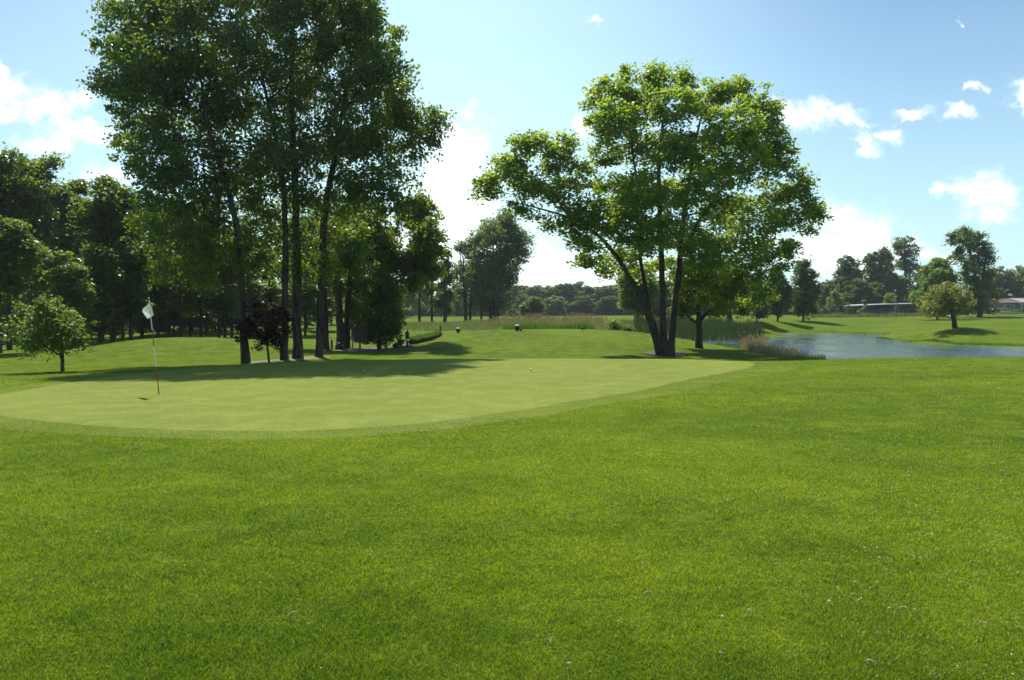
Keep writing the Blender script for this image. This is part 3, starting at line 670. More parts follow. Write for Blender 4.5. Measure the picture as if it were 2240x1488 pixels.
simple_tree('leaning_tree', 'thick reddish trunk cut by the left edge of the photo behind the small maple', 'tree', -2, 40, 470, 90, 640, 'round', 10, .16, 9000, 'wood_dark', 'bark3', rc=.5, tw=.2, per=20, twigs=4)
simple_tree('understory_tree', 'lighter green low tree in the left wood above the small maple', 'tree', 150, 45, 550, 62, 740, 'round', 10, .15, 8500, 'bright', rc=.4, tw=.09, per=18, twigs=4)
edge = [(218,48,540,45,'dark straight trunk first right of the small maple at the wood edge'),(246,50,560,40,'trunk second from the small maple at the wood edge'),
        (268,54,500,45,'thin trunk between two thicker ones at the wood edge left of the flag'),(286,50,520,45,'trunk at the wood edge immediately left of the flagstick'),
        (345,56,470,55,'shadowed tree on the mound crest just right of the flag'),(395,60,480,55,'shadowed tree midway between the flag and the first big trunk'),
        (440,58,470,55,'shadowed tree behind the mound, left of the pair of slim trunks'),(479,57,500,45,'left one of the pair of slim trunks left of the first big trunk'),
        (492,58,520,42,'right one of the pair of slim trunks left of the first big trunk'),(507,62,520,40,'slim trunk close behind the first big cottonwood trunk')]
for a, y, tp, hw, lb in edge:
    simple_tree('woodland_tree', lb, 'tree', a, y, tp, hw, 684, 'column', 10, .19, 7200, 'wood_dark', rc=.6, tw=.17, group='slim trees along the wood edge behind the mound', per=20, twigs=3)
# deep wood: copies of four kinds
protos = []
def proto(kind, lm, H, Rr, zb, shape, n, nleaf, leaf, tw, bm='bark', stems=1):
    base = np.array([0, 0, 0.]); lobes = auto_lobes(base, H, Rr, zb, shape, n)
    tr = []
    for s in range(stems):
        o = np.array([rng.uniform(-.5, .5), rng.uniform(-.5, .5), 0]) * (stems > 1)
        tr.append(([base + o, base + o + [0, 0, H * .35], base + o * 1.5 + [0, 0, H * .65], base + o * 2.5 + [0, 0, H * .88]], [tw, tw * .8, tw * .5, tw * .12]))
    return tree(kind, 'x', 'tree', base, tr, lobes, leaf, nleaf, M[lm], M[bm], rc=Rr * .2, per=16, twigs=3, nside=7, shell=.45, void=.25, vs=1.6)
pool = {}
def place(kindkey, px, Y, top, hw, label, group, name=None):
    spec = {'woodA': ('woodland_tree','wood_dark',14,3.2,.9,'round',13,8500,.34,.13), 'woodB': ('woodland_tree','poplar',16,2.6,1.0,'column',14,8500,.32,.13),
            'farA': ('broadleaf_tree','far',12,4.2,.5,'round',16,8000,.55,.16), 'farB': ('broadleaf_tree','far',13,3.6,.6,'vase',16,7500,.5,.16),
            'farC': ('broadleaf_tree','willow',12,4.0,.4,'round',16,8000,.55,.16), 'lite': ('broadleaf_tree','bright',8,3.0,.7,'round',11,4600,.34,.1),
            'shrub': ('shrub','far',2.4,1.3,.1,'round',7,1300,.14,.04)}[kindkey]
    if kindkey not in pool:
        pool[kindkey] = [proto(*spec), False, spec]
    pr, used, spec = pool[kindkey]
    x = (px - CX) / F * Y; z = Tz(x, Y); H = W(px, top, Y)[2] - z; Rr = hw / F * Y
    s = (Rr / spec[3], Rr / spec[3], H / spec[2])
    if not used:
        o = pr; pool[kindkey][1] = True; o.location = (x, Y, z); o.scale = s; o.rotation_euler.z = rng.random() * 6; o['label'] = label
        if group: o['group'] = group
    else: o = copy_tree(pr, (x, Y, z), rng.random() * 6.28, s, label, group)
    if name: o.name = name
    return o
for a, y, tp, hw in [(545,64,470,62),(590,70,500,55),(668,66,490,58),(640,80,520,55),(770,62,540,42),(700,74,530,50)]:
    place('woodB', a, y, tp, hw, 'dark shaded tree closing the view directly behind the tall cottonwood trunks', 'trees closing the view behind the cottonwood trunks')
# rows of trees that make the dark wood behind: nothing tells those of one row apart
for a, y, tp, hw in [(-40,100,640,60),(40,104,650,60),(110,106,655,60),(185,108,650,60),(260,104,645,60),(330,100,640,60),(400,96,645,60),(450,102,650,60),(510,106,650,60),(560,110,655,50),(610,115,665,45),(350,92,650,50),(420,90,655,45),(310,64,612,40),(345,66,605,42),(380,68,610,42),(415,67,606,42),(450,66,612,40),(485,70,620,38),(520,72,625,38),(20,66,640,40),(70,68,632,42),(115,70,640,40),(160,72,636,40),(200,66,630,36)]:
    place('woodB', a, y, tp, hw, 'low bushy dark tree closing the back of the left wood', 'low trees closing the back of the left wood')
for a, y, tp, hw in [(-60,70,430,80),(30,75,460,80),(70,66,520,60),(120,80,450,80),(185,72,440,70),(225,66,450,70),(310,70,420,80),(330,88,500,80),(370,75,440,75),(420,85,480,80),(455,78,450,75),(520,90,480,75),(150,95,560,70),(250,95,520,70),(60,98,540,70),(400,100,540,70),(560,95,520,70),(480,108,560,60),(-100,85,420,90),(-150,60,380,90)]:
    place('woodA' if rng.random() < .6 else 'woodB', a, y, tp, hw, 'dark shaded tree deep inside the left wood behind the mound', 'trees deep inside the left wood')
for a, y, tp, hw, lb in [(600,92,500,60,'dark tree far behind the second and third cottonwood trunks'),(672,88,540,50,'tree far behind the gap between the third and fourth cottonwood trunks'),
                         (780,120,590,45,'green tree far behind the bird house'),(725,110,560,50,'tree far behind the dark narrow trunk')]:
    place('woodA', a, y, tp, hw, lb, None)
place('lite', 790, 84, 655, 22, 'small sunlit light green tree seen just above the bird house', None, 'young_maple_tree')

# ---- middle distance poplars right of the grove
simple_tree('bare_forked_tree', 'sparse tree with forked bare limbs against the sky right of the egg shaped pear', 'tree', 918, 108, 560, 32, 640, 'vase', 6, .28, 900, 'willow', rc=.5, tw=.30, per=10, twigs=9)
simple_tree('poplar_tree', 'slim poplar right of the forked bare tree', 'tree', 945, 108, 560, 24, 660, 'column', 7, .26, 3400, 'willow', rc=.5, tw=.26, per=16)
simple_tree('poplar_tree', 'very dark narrow poplar left of the grey green clump', 'tree', 974, 104, 550, 30, 690, 'column', 9, .24, 5500, 'wood_dark', rc=.5, tw=.36, per=16)
simple_tree('poplar_tree', 'grey green poplar with three thin stems left of the largest grey clump', 'tree', 1022, 112, 508, 45, 665, 'column', 11, .25, 5200, 'willow', rc=.65, tw=.28, per=16, stems=3)
simple_tree('poplar_clump', 'large grey green poplar clump with many stems between grove and silver maple', 'tree', 1080, 110, 466, 90, 680, 'vase', 30, .25, 24000, 'willow', rc=.8, tw=.30, per=18, stems=6, leanpx=18, shell=.2)
simple_tree('poplar_tree', 'thin poplar stem just left of the grey clump', 'tree', 1053, 109, 600, 20, 670, 'column', 6, .25, 1600, 'willow', rc=.4, tw=.22, per=14)
simple_tree('round_tree', 'dark round crowned tree low in front of the hazy wood right of the grey clump', 'tree', 1166, 150, 650, 27, 692, 'round', 9, .30, 4200, 'wood_dark', rc=.6, tw=.16, per=16)
for a, y, tp, hw, lb, kk in [(890,175,618,40,'pale backlit tree low behind the forked bare tree','lite'),(925,190,628,35,'backlit light green tree far between the forked tree and the slim poplar','lite'),(965,185,625,32,'backlit tree behind the dark narrow poplar','lite'),
                             (1000,195,615,35,'backlit tree behind the three thin stems','lite'),(1040,190,622,32,'backlit tree behind the thin poplar stem','lite'),(1120,185,676,20,'low sunlit bush left of the dark round crowned tree','lite'),
                             (860,165,610,40,'light green tree far behind the egg shaped pear','lite')]:
    place(kk, a, y, tp, hw, lb, 'sunlit trees in the far middle distance')
# hazy wood across the middle
fw = [(a_, 275, 628 + int(rng.integers(-5, 6)), 34) for a_ in range(1090, 1400, 22)] + [(1100,255,626,36),(1135,262,622,36),(1168,258,624,38),(1200,265,628,36),(1235,260,620,36),(1262,270,616,34),(1290,262,626,34),(1318,258,628,34),(1345,262,624,36),(1375,255,630,36),
      (1150,240,645,30),(1215,242,648,32),(1275,240,646,32),(1330,238,648,32)]
for j, (a, y, tp, hw) in enumerate(fw):
    place(['farA','farB','farC'][j % 3], a, y, tp, hw, 'hazy blue green tree in the even wood between the grey clump and the silver maple', 'trees of the hazy wood across the middle')
for a in range(560, 1090, 26):
    place('farA', a, 250, 640 + rng.integers(-8, 8), 34, 'distant tree in the low band of woods seen between the trunks of the grove', 'trees of the low distant band behind the grove')

# ---- behind the silver maple
simple_tree('maple_tree', 'light green tree close behind the left trunks of the silver maple', 'tree', 1396, 88, 585, 52, 675, 'round', 12, .24, 8500, 'bright', rc=.7, tw=.36, per=18)
place('farB', 1440, 135, 610, 40, 'tree framed between the fanned trunks of the silver maple', None)
place('farA', 1490, 140, 610, 40, 'tree seen just right of the fanned trunks of the silver maple', None)
simple_tree('maple_tree', 'thick trunked dark tree right behind the low branching maple', 'tree', 1595, 105, 590, 55, 672, 'round', 11, .26, 8000, 'wood_dark', rc=.7, tw=.55, per=18)
GR = 'round maples in a row across the pond'
simple_tree('maple_tree', 'leftmost round maple of the row across the pond, half hidden by the silver maple', 'tree', 1655, 110, 600, 34, 688, 'round', 10, .26, 6000, 'wood_dark', rc=.55, tw=.16, group=GR, per=18)
simple_tree('maple_tree', 'middle round maple of the row across the pond', 'tree', 1701, 117, 588, 36, 688, 'round', 10, .26, 6500, 'wood_dark', rc=.6, tw=.20, group=GR, per=18)
simple_tree('maple_tree', 'rightmost and tallest round maple of the row across the pond', 'tree', 1757, 125, 574, 43, 688, 'round', 13, .27, 9500, 'wood_dark', rc=.65, tw=.24, group=GR, per=18)
for a, y, tp, hw, lb in [(1530,200,625,45,'distant tree behind the low branching maple'),(1580,210,628,45,'distant tree behind the thick trunked dark tree'),(1640,205,630,40,'distant tree behind the leftmost round maple'),(1700,215,632,40,'distant tree behind the middle round maple'),
                         (1470,205,630,40,'distant tree far behind the fanned trunks'),(1420,215,628,40,'distant tree far left of the fanned trunks'),(1738,220,636,34,'distant tree in the gap between the middle and rightmost round maples'),(1778,222,632,34,'distant tree just behind the rightmost round maple'),(1665,225,636,34,'distant tree between the leftmost and middle round maples')]:
    place('farC', a, y, tp, hw, lb, 'distant trees behind the silver maple')
# ---- far right wood
GW = 'trees of the wood on the far right'
for kk, a, y, tp, hw, lb in [('farA',1850,200,560,46,'broad round crowned tree at the left end of the far right wood'),('farC',1805,205,615,32,'low dark tree right behind the rightmost round maple'),
        ('farB',1913,195,548,32,'tree with a rounded top left of the slender poplar'),('farB',1938,205,541,24,'narrow topped tree touching the slender poplar on its left'),
        ('lite',1826,178,636,26,'small light green tree low in the far right wood, left'),('farA',1880,182,610,42,'sunlit lower tree in front of the broad round crowned tree'),('farA',1915,186,618,36,'lower tree below the rounded top tree'),
        ('farC',1960,190,600,34,'darker tree below the slender poplar'),('lite',1945,176,640,22,'small bright tree at the foot of the far right wood'),('farB',2020,200,578,34,'tree between the slender poplar and the big leaning poplar'),
        ('farC',2185,230,584,36,'dark hazy tree above the house, left'),('farC',2225,232,582,36,'dark hazy tree above the house, right'),('farA',2262,225,590,34,'tree above the house cut by the right edge'),
        ('farA',2155,225,592,34,'hazy tree just right of the leaning poplar')]:
    place(kk, a, y, tp, hw, lb, GW)
tree('poplar_tree', 'slender tall poplar sticking out of the far right wood', 'tree', gp(1981, 190), [PT([(1982,692,7),(1981,620,5),(1980,560,4),(1979,525,2)], 190)],
     PL([(1968,530,13),(1985,526,12),(2000,545,11),(1975,550,17),(1990,562,15),(1975,578,16),(1990,590,16),(1980,608,18),(1982,630,20),(1975,650,22),(1992,660,20),(1960,540,7)], 190, dyf=.6), .42, 9000, M['willow'], M['bark'], rc=.8, per=16, twigs=2, void=.15, vs=2, shell=.25)
tree('poplar_tree', 'big dark poplar leaning left with a fan shaped top, tallest on the right side', 'tree', gp(2142, 140), [PT([(2142,692,8),(2138,630,7),(2128,570,5),(2112,520,3)], 140), PT([(2146,692,6),(2150,620,5),(2156,560,3)], 140)],
     PL([(2100,512,15),(2122,508,13),(2082,524,13),(2140,520,14),(2110,535,20),(2135,545,20),(2155,545,15),(2165,568,13),(2100,560,18),(2130,575,24),(2155,595,20),(2120,605,22),(2165,610,12),(2140,630,26),(2110,640,22),(2160,645,20),(2130,665,26),(2160,672,18),(2105,672,16),(2078,560,8)], 140, dyf=.7),
     .34, 19000, M['wood_dark'], M['bark'], rc=.7, per=18, twigs=3, void=.26, vs=1.6, shell=.3)
simple_tree('broadleaf_tree', 'bright green tree left of the leaning poplar behind the olive brown tree', 'tree', 2050, 132, 560, 50, 690, 'round', 18, .28, 15000, 'bright', rc=.75, tw=.25, per=18)
for a, y, tp, hw, lb in [(1786,163,664,13,'leftmost clipped shrub by the long shed'),(1803,163,667,9,'small clipped shrub second from the left by the long shed'),(1822,162,664,14,'third clipped shrub from the left by the long shed'),
                         (1856,160,662,13,'fourth shrub, right before the pale roof line shows'),(1961,160,663,8,'lone shrub in front of the right half of the long shed')]:
    place('shrub', a, y, tp, hw, lb, 'shrubs in front of the long shed')
simple_tree('young_conifer', 'small light green pointed tree in front of the long shed', 'tree', 1889, 160, 655, 11, 686, 'cone', 8, .16, 1800, 'lite' if False else 'bright', rc=.3, tw=.06, per=12)

def distant_band():
    n = 85000; az = rng.uniform(-52, 42, n); Yd = 290 + rng.normal(size=n) * 3; X = np.tan(np.radians(az)) * Yd; top = 5.0 + 1.4 * np.sin(X * .06) + 1.0 * np.sin(X * .17 + 1) + .6 * np.sin(X * .51)
    g = T(X, Yd); C = np.c_[X, Yd, g + .2 + (top) * rng.random(n) ** 1.5 - .4]
    o = leaf_mesh('distant_woodland', C, 1.3, M['far'], None, rng.random(n)); tag(o, 'low hazy band of far off woodland closing the horizon', 'woodland', kind='stuff')
distant_band()
# ---------------------------------------------------------------- props
P_ = {}
P_['white'] = plain('white_paint', (.75, .75, .73), .5, var=.06)
P_['red'] = plain('red_paint', (.30, .02, .02), .45, var=.12)
P_['cloth'] = plain('white_cloth', (.90, .90, .90), .8, var=.02, trans=.55)
P_['emblem'] = plain('green_print', (.01, .14, .09), .7, var=.1, trans=.2)
P_['wood'] = plain('weathered_brown_boards', (.085, .045, .028), .8, var=.4, scale=14)
P_['shingle'] = plain('dark_shingle', (.05, .042, .045), .85, var=.4, scale=18)
P_['black'] = plain('black_metal', (.012, .012, .013), .45, var=.3)
P_['grey'] = plain('grey_post', (.16, .15, .13), .8, var=.25)
P_['mulch'] = plain('bark_mulch', (.10, .065, .045), .95, var=.65, scale=26)
P_['chips'] = plain('pale_wood_chips', (.17, .145, .085), .95, var=.6, scale=24)
P_['asphalt'] = plain('pale_path', (.38, .36, .32), .9, var=.15, scale=2)
P_['stone'] = plain('boulder', (.30, .29, .27), .9, var=.35, scale=7)
P_['roof_w'] = plain('pale_metal_roof', (.50, .49, .50), .45, var=.06)
P_['darkwall'] = plain('dark_shed_wall', (.045, .042, .045), .8, var=.3, scale=1)
P_['brownroof'] = plain('brown_shingle_roof', (.135, .092, .072), .9, var=.2, scale=3)
P_['greyroof'] = plain('grey_shingle_roof', (.30, .28, .28), .9, var=.12, scale=3)
P_['siding'] = plain('blue_grey_siding', (.20, .25, .29), .8, var=.1, scale=2)
P_['glass'] = plain('dark_glass', (.02, .025, .03), .12, var=.2)
P_['car'] = plain('silver_car_paint', (.55, .58, .62), .25, metal=.3, var=.05)
P_['tyre'] = plain('tyre_rubber', (.02, .02, .02), .9)
P_['litter'] = plain('pale_seed', (.60, .56, .32), .8, var=.3, trans=.2)
P_['flower'] = plain('white_petals', (.75, .78, .70), .7, var=.1, trans=.3)
P_['blue'] = plain('blue_cloth', (.03, .05, .22), .8)

# flagstick ---------------------------------------------------------
FB = hit(348, 865, 25); YF = FB[1]
fs_ = empty('golf_flagstick', FB, 'leaning red and white flagstick with a white flag at the left of the green', 'flagstick')
top = W(326.5, 660, YF - .05)
def along(t): return FB + (top - FB) * t
sec = [0, (865-802)/205, (865-757)/205, (865-721)/205, 1.0]
for k, (mt, nm) in enumerate([('red','pole_section'),('white','pole_section'),('red','pole_section'),('white','pole_section')]):
    mb_ = MB(); a, b_ = along(sec[k]) - FB, along(sec[k+1]) - FB
    if k == 0: a = a - (top - FB) / np.linalg.norm(top - FB) * .10
    mb_.tube([a, b_], [.0105, .0105] if k else [.0115, .0105], 12); o = mb_.build(nm, P_[mt], fs_, smooth=False)
    o['label'] = {0:'dark red lowest pole section',1:'white middle pole section',2:'red upper pole section',3:'white topmost pole section behind the flag'}[k]
mb_ = MB(); mb_.lathe(top - FB, [(.012, 0), (.016, .006), (.014, .02), (.004, .03)], 12); mb_.build('pole_tip', P_['white'], fs_, smooth=True)
# cloth: leaves the pole towards the right, folds and passes behind it to the left
ns, nt_ = 30, 22
def lerp(a, b, t): return a + (b - a) * t
V = np.zeros((ns, nt_, 3))
Ac = [(326.8, 661.5), (328.5, 676), (330.2, 690)]; Bc = [(327.6, 661.2), (333, 676), (336.2, 689.5)]; Cc = [(312.5, 675.5), (311.2, 682), (323.2, 698)]; Mc = [(324.8, 667.0), (328, 681), (332, 692.5)]
def q3(P, t): return np.array([np.interp(t, [0, .5, 1], [p[0] for p in P]), np.interp(t, [0, .5, 1], [p[1] for p in P])])
for i_ in range(ns):
    s_ = i_ / (ns - 1)
    for j_ in range(nt_):
        t = j_ / (nt_ - 1); a, b_, c, m_ = q3(Ac, t), q3(Bc, t), q3(Cc, t), q3(Mc, t)
        if s_ < .3: f = s_ / .3; p2 = lerp(a, b_, f); dy = -.02 + .03 * math.sin(f * 1.5) + .05 * f * t
        elif s_ < .42: f = (s_ - .3) / .12; p2 = lerp(b_, m_, f * .9); dy = .03 + .06 * f + .05 * t * (1 - f)
        else: f = (s_ - .42) / .58; p2 = lerp(lerp(b_, m_, .9), c, f); dy = .09 + .03 * math.sin(f * 7 + t * 3) + .30 * f
        V[i_, j_] = W(p2[0], p2[1], YF - .04 + dy) - FB
Q = [(i_*nt_+j_, (i_+1)*nt_+j_, (i_+1)*nt_+j_+1, i_*nt_+j_+1) for i_ in range(ns-1) for j_ in range(nt_-1)]
fl = npmesh('flag_cloth', V.reshape(-1, 3), np.array(Q), P_['cloth'], fs_, smooth=True)
sm = fl.modifiers.new('thick', 'SOLIDIFY'); sm.thickness = .002
def onflag(s_, t):
    i_ = s_ * (ns - 1); j_ = t * (nt_ - 1); a = int(min(i_, ns - 2)); b_ = int(min(j_, nt_ - 2)); fi, fj = i_ - a, j_ - b_
    return (V[a, b_] * (1-fi) * (1-fj) + V[a+1, b_] * fi * (1-fj) + V[a, b_+1] * (1-fi) * fj + V[a+1, b_+1] * fi * fj) - np.array([0, .006, 0])
em = MB()
for pts in [[(.52,.10),(.60,.18),(.70,.20),(.78,.12)], [(.50,.28),(.56,.34),(.66,.30),(.72,.40),(.64,.48),(.54,.44)], [(.50,.56),(.58,.62),(.70,.58)], [(.48,.02),(.49,.3),(.485,.6),(.49,.9)], [(.60,.70),(.66,.74)], [(.74,.5),(.8,.44)]]:
    em.tube([onflag(*p) for p in pts], .0042, 5)
em.build('emblem', P_['emblem'], fl, smooth=True)
# the cup
mb_ = MB(); mb_.lathe((0, 0, 0), [(.054, -.08), (.054, .017), (.050, .017), (.050, -.07)], 20, cap=False); cupo = mb_.build('golf_cup', P_['white'], loc=FB)
tag(cupo, 'round white rimmed hole in the green that holds the flagstick', 'golf cup')
mb_ = MB(); mb_.lathe((0, 0, 0), [(.0495, .0165), (.02, .0168)], 20); o = mb_.build('cup_shade_disc', P_['black'], cupo)  # flat black disc just under the rim, painted shade for the hole's depth

# balls / litter -----------------------------------------------------
def ball(px, py, r, label, name='golf_ball', cat='golf ball', mat='white', sq=1.0, ym=40):
    c = hit(px, py, ym); mb_ = MB(); pr = [(r * math.sin(a), r * sq * (1 - math.cos(a))) for a in np.linspace(.05, math.pi - .05, 9)]
    mb_.lathe((0, 0, .012), pr, 14); o = mb_.build(name, P_[mat], loc=c, smooth=True); tag(o, label, cat); return o
ball(1161, 812, .035, 'white golf ball lying alone near the middle of the putting green')
ball(797, 814, .026, 'small white golf ball in the shade edge on the putting green')
ball(1281, 833, .022, 'small white golf ball on the sunlit right half of the green')
c = gp(933, 112); c[2] = W(933, 709.5, 112)[2] ; mb_ = MB(); mb_.lathe((0, 0, 0), [(.28*math.sin(a), .28*(1-math.cos(a))) for a in np.linspace(.05, 3.09, 10)], 14)
gz0 = Tz(c[0], 112); o = empty('lamp_globe', (c[0], 112, gz0), 'white globe marker on a short post far behind, right of the forked bare tree', 'globe lamp')
mb_.build('globe', P_['white'], o, loc=(0, 0, c[2] - gz0 - .28), smooth=True); MB().tube([(0, 0, -.1), (0, 0, max(c[2] - gz0 - .25, .1))], .04, 8).build('post', P_['grey'], o)

# seed pods and petals on the grass
def curl(kind):
    a = []; L = .030 if kind else .016
    mb_ = MB(); pts = [(L * (t - .5), .25 * L * math.sin(t * 3.1) * (1 if kind else .4), .004 + .12 * L * math.sin(t * 3.1)) for t in np.linspace(0, 1, 6)]
    mb_.tube(pts, [.001, .0026, .0036, .0036, .0026, .001] if kind else [.0012, .0035, .005, .005, .0035, .0012], 6)
    return mb_
pods = [(1532,1194),(1678,1203),(1574,1300),(1812,1332),(1877,1327),(1418,1313),(1579,1366),(1723,1442),(1831,1302),(1924,1236),(1922,1213),(2106,1288),(1945,1347),(2004,1348),(2016,1236),(1870,1288),(1976,1345),(1911,1125),(1860,1020),(2034,1184),
        (2246,1110),(2138,1083),(2025,1078),(1580,1443),(1244,1471),(1210,1418),(1905,1467),(1990,1116),(1702,1249),(2008,1118),(2104,1128),(1889,1212),(640,1360),(1326,1105),(1766,1330),(2160,1100),(2190,1065),(1996,1230),(2150,1380),(1640,1350)]
first = {}
for k, (a, b_) in enumerate(pods):
    kd = k % 3 != 0; c = hit(min(a, 2238), b_, 30)
    if kd not in first:
        o = curl(kd).build('seed_pod' if kd else 'fallen_petal', P_['litter']); first[kd] = o
    else: o = first[kd].copy(); COL.objects.link(o)
    o.location = (c[0], c[1], c[2] + .030 + .004 * (c[1] - 4)); o.rotation_euler = (rng.uniform(-.3, .3), rng.uniform(-.3, .3), rng.random() * 6.28); s_ = rng.uniform(1.0, 1.9); o.scale = (s_, s_, s_)
    tag(o, 'thin curled pale seed pod dropped on the foreground grass' if kd else 'small plump pale blossom piece dropped on the foreground grass', 'seed pod' if kd else 'fallen petal', 'seed pods strewn over the foreground grass' if kd else 'blossom pieces strewn over the foreground grass')
# finer specks, too many to count
n = 420; Yq = 3.2 * (40 / 3.2) ** rng.random(n); Xq = (rng.random(n) - .42) * 1.45 * Yq
zq = T(Xq, Yq) + np.where(inside(np.c_[Xq, Yq], gout), .018, .032); s_ = (.004 + .004 * rng.random(n)) * (Yq / 5) ** .35
a = rng.random(n) * 6.28; d = np.c_[np.cos(a), np.sin(a), np.zeros(n)]; e = np.c_[-np.sin(a), np.cos(a), rng.uniform(-.2, .2, n)]
C = np.c_[Xq, Yq, zq]; V = np.stack([C - d * s_[:, None], C - e * s_[:, None] * .4, C + d * s_[:, None], C + e * s_[:, None] * .4 + [0, 0, .003]], 1).reshape(-1, 3); k_ = np.arange(n) * 4
tag(npmesh('leaf_litter', V, np.stack([k_, k_+1, k_+2, k_+3], 1), P_['litter']), 'fine pale specks of blossom scattered over grass and green', 'leaf litter', kind='stuff')

# mulch and chips ----------------------------------------------------
def sheet(name, pts, mat, lift=.016):
    o, _ = drape(name, [((a - CX) / F * y, y) for a, y in pts], mat, lift, rings=14, dens=4); return o
sheet('wood_chip_bed', [(528,33.1),(575,32.5),(640,33.4),(712,34.6),(715,35.9),(660,35.9),(600,34.6),(540,33.9)], P_['chips'])
sheet('mulch_bed', [(725,44.5),(770,42.6),(840,43.2),(890,44.6),(930,48),(975,53),(955,55),(915,51),(880,48),(830,47),(770,48),(722,47.5)], P_['mulch'])
sheet('tree_ring', [(1415,42.9),(1450,41.9),(1490,42.6),(1500,44),(1470,45),(1430,44.6)], P_['mulch'], .014)
sheet('cart_path', [(862,96),(960,100),(1060,104),(1130,106),(1130,108),(1050,107),(960,103),(862,99)], P_['asphalt'], .03)
sheet('cart_path', [(150,57),(175,56.5),(204,57),(204,58),(180,58.2),(150,59)], P_['asphalt'], .03)
sheet('cart_path', [(2080,148),(2180,150),(2300,146),(2300,149),(2180,154),(2080,152)], P_['asphalt'], .06)

# bird house on its post ---------------------------------------------
YB = 43.; B = gp(787, YB); s1 = YB / F
bh = empty('bird_house', B, 'brown steep roofed wooden bird house on a grey post at the mulch bed', 'bird house')
hx = W(787, 744, YB) - B; wd = 26 * s1; zb, ze, zt = W(787, 748, YB)[2] - B[2], W(787, 722, YB)[2] - B[2], W(787, 706, YB)[2] - B[2]
MB().box((0, 0, zb / 2 - .05), (.10, .10, zb + .1)).build('post', P_['grey'], bh, bevel=.01)
w2 = wd / 2; MB().prism([(-w2*.86, zb), (w2*.86, zb), (w2, ze), (0, zt - .04), (-w2, ze)], -.28, .28).build('body', P_['wood'], bh, bevel=.008)
rf = MB(); th_ = .035
for sx in (-1, 1):
    a = np.array([0, zt]); b_ = np.array([sx * (w2 + .06), ze - .05]); nr2 = np.array([(b_ - a)[1] * -sx, (b_ - a)[0] * sx]); nr2 = nr2 / np.linalg.norm(nr2) * th_
    if nr2[1] < 0: nr2 = -nr2
    rf.prism([tuple(a + [sx*.002, 0]), tuple(b_), tuple(b_ + nr2), tuple(a + [sx*.002, abs(nr2[1]) * 1.3])], -.34, .34)
rf.build('roof', P_['shingle'], bh)
bd = MB()
for x_ in np.linspace(-w2 * .7, w2 * .7, 5): bd.box((x_, -.287, (zb + ze) / 2), (.018, .014, ze - zb - .02))
bd.build('batten', P_['shingle'], bh)
e_ = MB(); V_ = []
e_.tube([(0, -.284, ze - .02), (0, -.296, ze - .02)], [.05, .05], 14); e_.build('entrance_shade_disc', P_['black'], bh)  # black disc on the front face, the opening's shade put in as colour
MB().box((0, 0, zb - .02), (wd * .8, .5, .03)).build('floor_board', P_['wood'], bh)
# bird feeder on black post --------------------------------------------
YL = 45.; L_ = gp(891, YL); s1 = YL / F; zc = lambda py: W(891, py, YL)[2] - L_[2]
bf = empty('bird_feeder', L_, 'black lantern shaped bird feeder with a white band, on a post by the low hedge', 'bird feeder')
MB().tube([(0, 0, -.1), (0, 0, zc(745))], [.075, .07], 10).build('post', P_['black'], bf)
MB().lathe((0, 0, zc(746)), [(.11, 0), (.13, .02), (.13, .10), (.11, .12)], 16).build('band', P_['white'], bf)
MB().lathe((0, 0, zc(741)), [(.10, 0), (.115, .05), (.115, .28), (.10, .34)], 12).build('cage', P_['black'], bf)
MB().lathe((0, 0, zc(731)), [(.14, 0), (.12, .06), (.05, .16), (.03, .2)], 12).build('hood', P_['black'], bf)
MB().lathe((0, 0, zc(724)), [(.02, -.02), (.012, .03), (.025, .06), (.004, .11)], 8).build('finial', P_['black'], bf)
# posts
def post(px, Y, top, w_, mat, name, label, cat='post', capm=None, y2=None):
    b0 = gp(px, Y); h_ = W(px, top, Y)[2] - b0[2]
    mb_ = MB(); mb_.box((0, 0, h_ / 2 - .05), (w_, w_, h_ + .1)); mb_.box((0, 0, h_ + .02), (w_ * 1.25, w_ * 1.25, .04), taper=.6)
    o = mb_.build(name, P_[mat], loc=b0, bevel=.006); tag(o, label, cat); return o
post(963.5, 53.5, 713.5, .09, 'wood', 'wooden_post', 'dark wooden post at the upper right end of the low hedge beside the tee')
post(725.5, 46, 745, .10, 'black', 'short_post', 'short black stake left of the pale twin trunks')
post(737, 49, 739, .09, 'wood', 'short_post', 'left one of two thin brown stakes between the trunks behind the bird house')
post(743, 49.4, 738, .09, 'wood', 'short_post', 'right one of two thin brown stakes between the trunks behind the bird house')
post(771, 48, 722, .07, 'grey', 'short_post', 'thin grey stake just left of the bird house')
post(1077, 100, 704, .35, 'white', 'marker_post', 'left one of the two short white posts before the grey green clump')
post(1085, 100, 704, .35, 'white', 'marker_post', 'right one of the two short white posts before the grey green clump')
mb_ = MB(); mb_.lathe((0, 0, -.04), [(.16, 0), (.22, .05), (.24, .22), (.20, .32), (.14, .36), (.13, .40), (.16, .42), (.12, .44)], 18)
o = mb_.build('garden_pot', P_['black'], loc=gp(742, 44.5), smooth=True); tag(o, 'small black garden pot at the foot of the pale twin trunks', 'pot')
